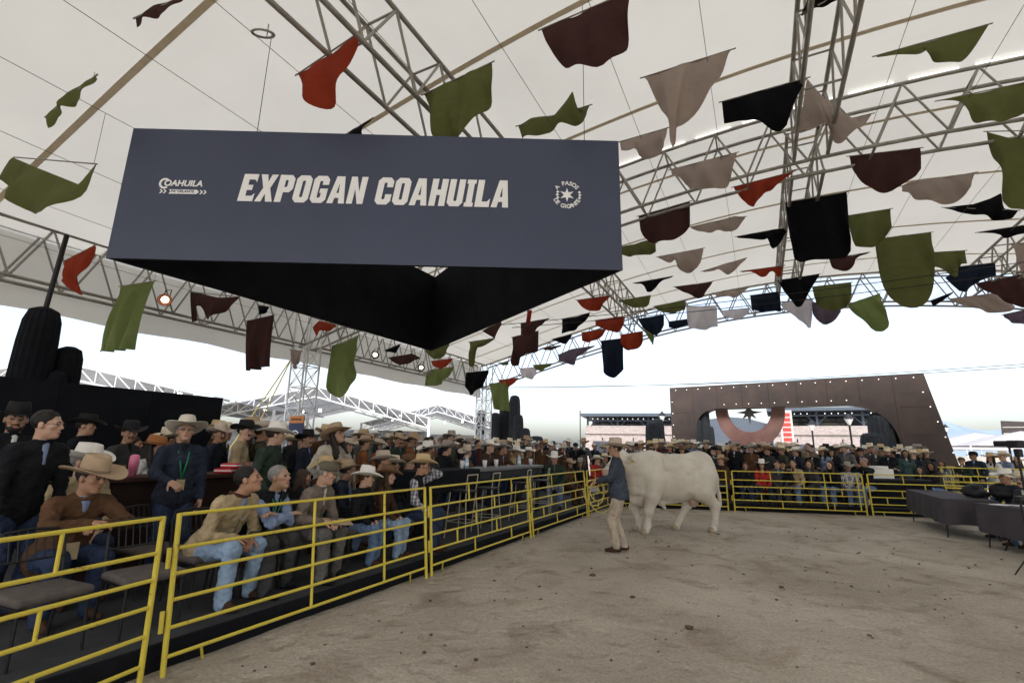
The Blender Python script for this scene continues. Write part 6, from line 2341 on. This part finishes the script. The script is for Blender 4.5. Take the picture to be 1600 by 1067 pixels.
crowd('R', 'group before white canopies', lambda px: on_k(px, 2.4) - Vector((0, 0, .17)), [
    (1470, 'stand_f', None, '', 'plaid'), (1500, 'stand_phone', 'cap', 'olive', 'green'), (1523, 'stand_look', 'cap', 'black', 'navy'), (1548, 'stand_f', W_, 'straw', 'white'), (1566, 'stand', C_, 'cream', 'blue'), (1585, 'stand_f', C_, 'tan', 'maroon')], .05)
crowd('D', 'pair writing at the black desk', lambda px: on_k(px, 1.55), [(1436, 'sit_f', None, '', 'black'), (1457, 'sit_f', None, '', 'charcoal')])
def filler(rowdesc, posf, x0, x1, n):
    ents = []
    for i in range(n):
        px = x0 + (x1 - x0) * (i + random.uniform(.1, .9)) / n
        hat = random.choice([C_, W_, C_, W_, W_, None, 'cap'])
        ents.append((px, random.choice(['stand', 'stand_look', 'stand_look', 'stand_f', 'stand_fold']), hat, random.choice(['white', 'white', 'cream', 'cream', 'tan', 'straw', 'beige', 'grey', 'black', 'pale']) if hat != 'cap' else 'black',
                     random.choice(['black', 'navy', 'brown', 'olive', 'charcoal', 'leather', 'grey', 'rust', 'tan', 'black'])))
    crowd('X', rowdesc, posf, ents, .12)


crowd('S2', 'second seated row at left', lambda px: on_b(px, -5.5), [(468, 'sit_f', None, '', 'black'), (498, 'sit', C_, 'straw', 'brown'), (528, 'sit_look', W_, 'tan', 'navy'), (585, 'sit_look', C_, 'beige', 'olive'),
    (607, 'sit_f', C_, 'cream', 'charcoal'), (628, 'sit', W_, 'brown', 'leather')])
crowd('S3', 'row beside the brown table', lambda px: on_b(px, -7.2), [(190, 'stand_look', C_, 'black', 'charcoal'), (255, 'stand', W_, 'cream', 'black'), (332, 'stand_look', C_, 'beige', 'navy'), (382, 'stand_phone', W_, 'tan', 'brown')])
crowd('S4', 'row against the backdrop', lambda px: on_b(px, -8.4), [(120, 'stand', C_, 'black', 'black'), (205, 'stand_f', None, '', 'charcoal'), (270, 'stand_look', W_, 'grey', 'black'), (330, 'stand', C_, 'straw', 'leather')])
filler('hindmost row at left', lambda px: on_b(px, -10.2), 400, 905, 26)
filler('row between bar and tower', lambda px: on_b(px, -7.2), 580, 900, 15)
filler('hindmost row at back', lambda px: on_k(px, 5.0), 950, 1450, 26)
filler('gap row at back', lambda px: on_k(px, 2.25), 960, 1460, 17)
# men at the right tables
_pa, _pb = place_px(1573, 10.1), place_px(1603, 9.2)
for i, (x, y, f_, kw) in enumerate(((_pa.x, _pa.y, (-1, .1), dict(top='navy', hat=W_, hatc='white', skin=1)), (_pb.x, _pb.y, (-1, .1), dict(top='charcoal', hat=W_, hatc='cream', skin=2)))):
    T = TP_['sit_look'] if i else TP_['sit']
    spawn(T, Vector((x, y, 0)), Vector((*f_, 0)).normalized(), bottom='jeans', label=['seated man in a navy jacket and white hat at the right tables', 'seated man with a cream hat at the right picture edge'][i], **kw)
    chair(Vector((x, y, 0)), math.atan2(-f_[0], f_[1]), ['chair under the man in navy at the right tables', 'chair under the man at the right picture edge'][i])

# ---------------- handler with the bull
HPOS = Vector((1.83, 8.30, 0.0))
T = build_person('stand', lean=3, head=(12, -6), fine=True, g=1.14, hands=[(-.05, .36, 1.10), (.10, .34, 1.13)], pole=[(-.8, -.6, -.6), (.8, -.6, -.6)], feet=[(-.09, .07), (.09, -.05)], curl=.9, hem=.11)
hd_o = spawn(T, HPOS, Vector((-.97, .22, 0)), top='navy', bottom='khaki', hat='cowboy_wide', hatc='beige', inner='navy', skin=1, hair='dark', boots='leather', scale=.985,
             label='handler in grey blue jacket, pale trousers and beige hat holding the bull')
setmat([c for c in hd_o.children if c.name.startswith('jacket')][0], cloth((.052, .062, .085), 'slate_fleece'))
extra_glasses(hd_o, T)

# bull
def build_bull():
    S = [ell((-.05, 0, 1.04), (.78, .38, .46), k=.10), ell((.50, 0, 1.04), (.38, .33, .47), k=.10), ell((.46, 0, 1.40), (.28, .13, .19), k=.2),
         ell((-.66, 0, 1.18), (.36, .33, .40), k=.10), cone((-.62, 0, 1.44), (.40, 0, 1.35), .12, .13, k=.12), ell((-.70, 0, 1.45), (.22, .20, .13), k=.1),
         ell((.74, 0, .80), (.20, .15, .27), k=.10), cone((.95, .03, 1.02), (.88, 0, .60), .07, .05, k=.07), cone((.88, 0, .60), (.58, 0, .50), .06, .05, k=.07),
         cone((.28, 0, .58), (-.14, 0, .66), .07, .09, k=.08), cone((.30, 0, .60), (.18, 0, .46), .055, .03, k=.04),
         cone((.66, 0, 1.20), (1.12, .08, 1.36), .31, .19, k=.10), ell((.80, 0, 1.40), (.26, .12, .12), k=.1),
         # shoulder blade, ribs, haunch and skin folds
         ell((.50, .23, 1.10), (.20, .12, .34), k=.09), ell((.50, -.23, 1.10), (.20, .12, .34), k=.09), ell((.52, .27, .86), (.15, .11, .17), k=.07),
         ell((-.70, .22, 1.02), (.25, .17, .34), k=.05), ell((-.70, -.22, 1.02), (.25, .17, .34), k=.05), ell((-.52, .22, 1.34), (.12, .09, .08), k=.12),
         cone((.98, .13, 1.32), (.90, .10, .80), .06, .07, k=.07), cone((.84, .18, 1.30), (.80, .15, .80), .06, .07, k=.06), ell((-.28, .25, .84), (.16, .10, .10), k=.08)]
    # head, turned a little to the animal's left
    hx = np.array([1.20, .12, 1.42])
    mz = np.array([1.53, .22, 1.17])
    S += [ell(hx, (.17, .15, .17), k=.08), cone(hx + [.03, .01, -.02], mz, .145, .098, k=.06), ell(mz + [.02, .01, -.01], (.085, .10, .085), k=.04, m=1),
          cone(hx + [0, 0, -.10], mz + [-.03, 0, -.06], .085, .06, k=.05), ell(hx + [-.03, 0, .13], (.09, .10, .06), k=.05)]
    for s in (-1, 1):
        e0 = hx + np.array([-.08, s * .13, .06])
        S += [cone(e0, e0 + [-.06, s * .12, -.02], .035, .05, k=.03), cone(e0 + [-.06, s * .12, -.02], e0 + [-.08, s * .21, -.09], .05, .02, k=.03),
              ell(hx + [.10, s * .125, .02], (.02, .012, .016), k=.004, m=3), ell(mz + [.07, s * .045, .02], (.015, .014, .018), k=.004, m=3)]

    def leg(P, rr, k=.06):
        for (p, q, r0, r1) in zip(P, P[1:], rr, rr[1:]):
            S.append(cone(p, q, r0, r1, k=k))
        h = np.array(P[-1], float)
        S.append(cone(h + [.0, 0, .02], h + [.06, .028, -.02], .052, .050, k=.012, m=2))
        S.append(cone(h + [.0, 0, .02], h + [.06, -.028, -.02], .052, .050, k=.012, m=2))
    leg([(.52, .23, 1.0), (.60, .25, .70), (.68, .23, .43), (.71, .22, .16), (.75, .22, .06)], [.20, .14, .092, .062, .066])
    leg([(.50, -.22, .98), (.60, -.22, .68), (.78, -.2, .45), (.66, -.19, .17), (.70, -.19, .06)], [.19, .13, .088, .060, .064])
    leg([(-.62, .20, 1.08), (-.52, .25, .80), (-.84, .23, .52), (-.80, .22, .18), (-.76, .22, .06)], [.27, .19, .095, .064, .066])
    leg([(-.58, -.20, 1.05), (-.36, -.24, .78), (-.50, -.22, .50), (-.26, -.21, .18), (-.20, -.21, .06)], [.25, .18, .092, .062, .066])
    # tail
    S.append(cone((-.95, 0, 1.42), (-1.05, .03, 1.15), .05, .034, k=.05))
    S.append(cone((-1.05, .03, 1.15), (-1.04, .10, .75), .034, .025, k=.02))
    S.append(cone((-1.04, .10, .75), (-1.06, .10, .52), .045, .03, k=.02))
    S.append(ell((-.50, .0, .62), (.11, .10, .15), k=.04, m=1))
    V, Q, mi = sdf_mesh(S, .0145, cuts=[((0, 0, .004), (0, 0, 1))], multi=True, fold=.0012, foldscale=.4)
    return mesh_np('bull', V, Q, mats=mi)


bull = link('bull', build_bull())
COAT = M('cream_bull_coat', (.50, .45, .375), rough=.75, var=.10, scale=1.5, col2=(.68, .645, .57), bump=.12, bscale=45, spec=.2, detail=8)
def patchy(m, col, lo, hi, scale):
    n, l = m.node_tree.nodes, m.node_tree.links
    p = [x for x in n if x.type == 'BSDF_PRINCIPLED'][0]
    src = p.inputs['Base Color'].links[0].from_socket
    tc = [x for x in n if x.type == 'TEX_COORD'][0]
    t = n.new('ShaderNodeTexNoise')
    t.inputs['Scale'].default_value = scale
    t.inputs['Detail'].default_value = 7
    t.inputs['Distortion'].default_value = 1.0
    l.new(tc.outputs['Object'], t.inputs['Vector'])
    r = n.new('ShaderNodeValToRGB')
    r.color_ramp.elements[0].position, r.color_ramp.elements[1].position = lo, hi
    l.new(t.outputs['Fac'], r.inputs['Fac'])
    mx = n.new('ShaderNodeMixRGB')
    mx.inputs[2].default_value = (*col, 1)
    l.new(r.outputs[0], mx.inputs[0])
    l.new(src, mx.inputs[1])
    l.new(mx.outputs[0], p.inputs['Base Color'])


patchy(COAT, (.33, .26, .18), .55, .85, 2.6)
setmat(bull, COAT, 0)
setmat(bull, M('pink_hide', (.44, .31, .25), rough=.6, var=.1), 1)
setmat(bull, M('hoof_horn', (.36, .29, .20), rough=.5, var=.2, scale=20), 2)
setmat(bull, EYE, 3)
BF = Vector((-.97, -.24, 0)).normalized()
bull.location = (3.36, 10.32, 0)
bull.rotation_euler = (0, 0, math.atan2(BF.y, BF.x))
tag(bull, 'large cream white bull standing in the arena behind its handler', 'bull')
et = tube('ear_tag', (1.06, .36, 1.39), (1.055, .365, 1.385), .036, M('yellow_tag', (.62, .52, .08), var=.1), bull, seg=16)
et.rotation_mode = 'XYZ'
et.rotation_euler = (R(80), 0, R(10))
et.scale = (.034, .04, .006)
HALT = M('yellow_rope', (.55, .45, .14), rough=.8, var=.3, scale=60, bump=.5, bscale=150)


def bw_(x, y, z):
    return bull.matrix_basis @ Vector((x, y, z)) if False else Vector((bull.location.x + BF.x * x - BF.y * y, bull.location.y + BF.y * x + BF.x * y, z))


sweep('halter', [(1.39 + .115 * math.cos(t) * .5, .18 + .13 * math.cos(t), 1.28 + .125 * math.sin(t)) for t in np.linspace(0, 2 * math.pi, 20)[:-1]], .011, HALT, bull, closed=True)
# rope from halter to the hands, with hanging coils
hrz = math.atan2(.97, .22)
Hm = Matrix.Translation(HPOS) @ Matrix.Rotation(math.atan2(.97, .22), 4, 'Z')
hl0, hl1 = [Hm @ Vector(h * .985) for h in T['hands']]
rope = empty('lead_rope', (hl0 + hl1) / 2)
tag(rope, 'yellow lead rope running from the bull to coils in the handler\'s hands', 'rope')
rb = (hl0 + hl1) / 2
sweep('rope_run', [bw_(1.42, .30, 1.20).lerp(hl0, t / 8) - Vector((0, 0, .10 * math.sin(math.pi * t / 8))) for t in range(9)], .010, HALT, rope, rb)
for k, (wd_, dp, ph_) in enumerate(((.17, .42, 0.0), (.13, .34, .5), (.20, .52, -.4), (.10, .22, .9))):
    d1 = Vector((-math.cos(ph_ * .5), -math.sin(ph_ * .5) * .6, 0))
    pts = []
    for t in np.linspace(0, 2 * math.pi, 26)[:-1]:
        pts.append(rb + d1 * (wd_ * math.sin(t) - .04 * k) + Vector((0, 0, -dp / 2 + dp / 2 * math.cos(t))) + Vector((.015 * k, -.02 * k, .02)))
    sweep('rope_coil', pts, .010, HALT, rope, rb, closed=True)

for o, lab, grp, at_ in ALL_PEOPLE:
    tag(o, lab, 'person', grp)
bpy.context.view_layer.update()
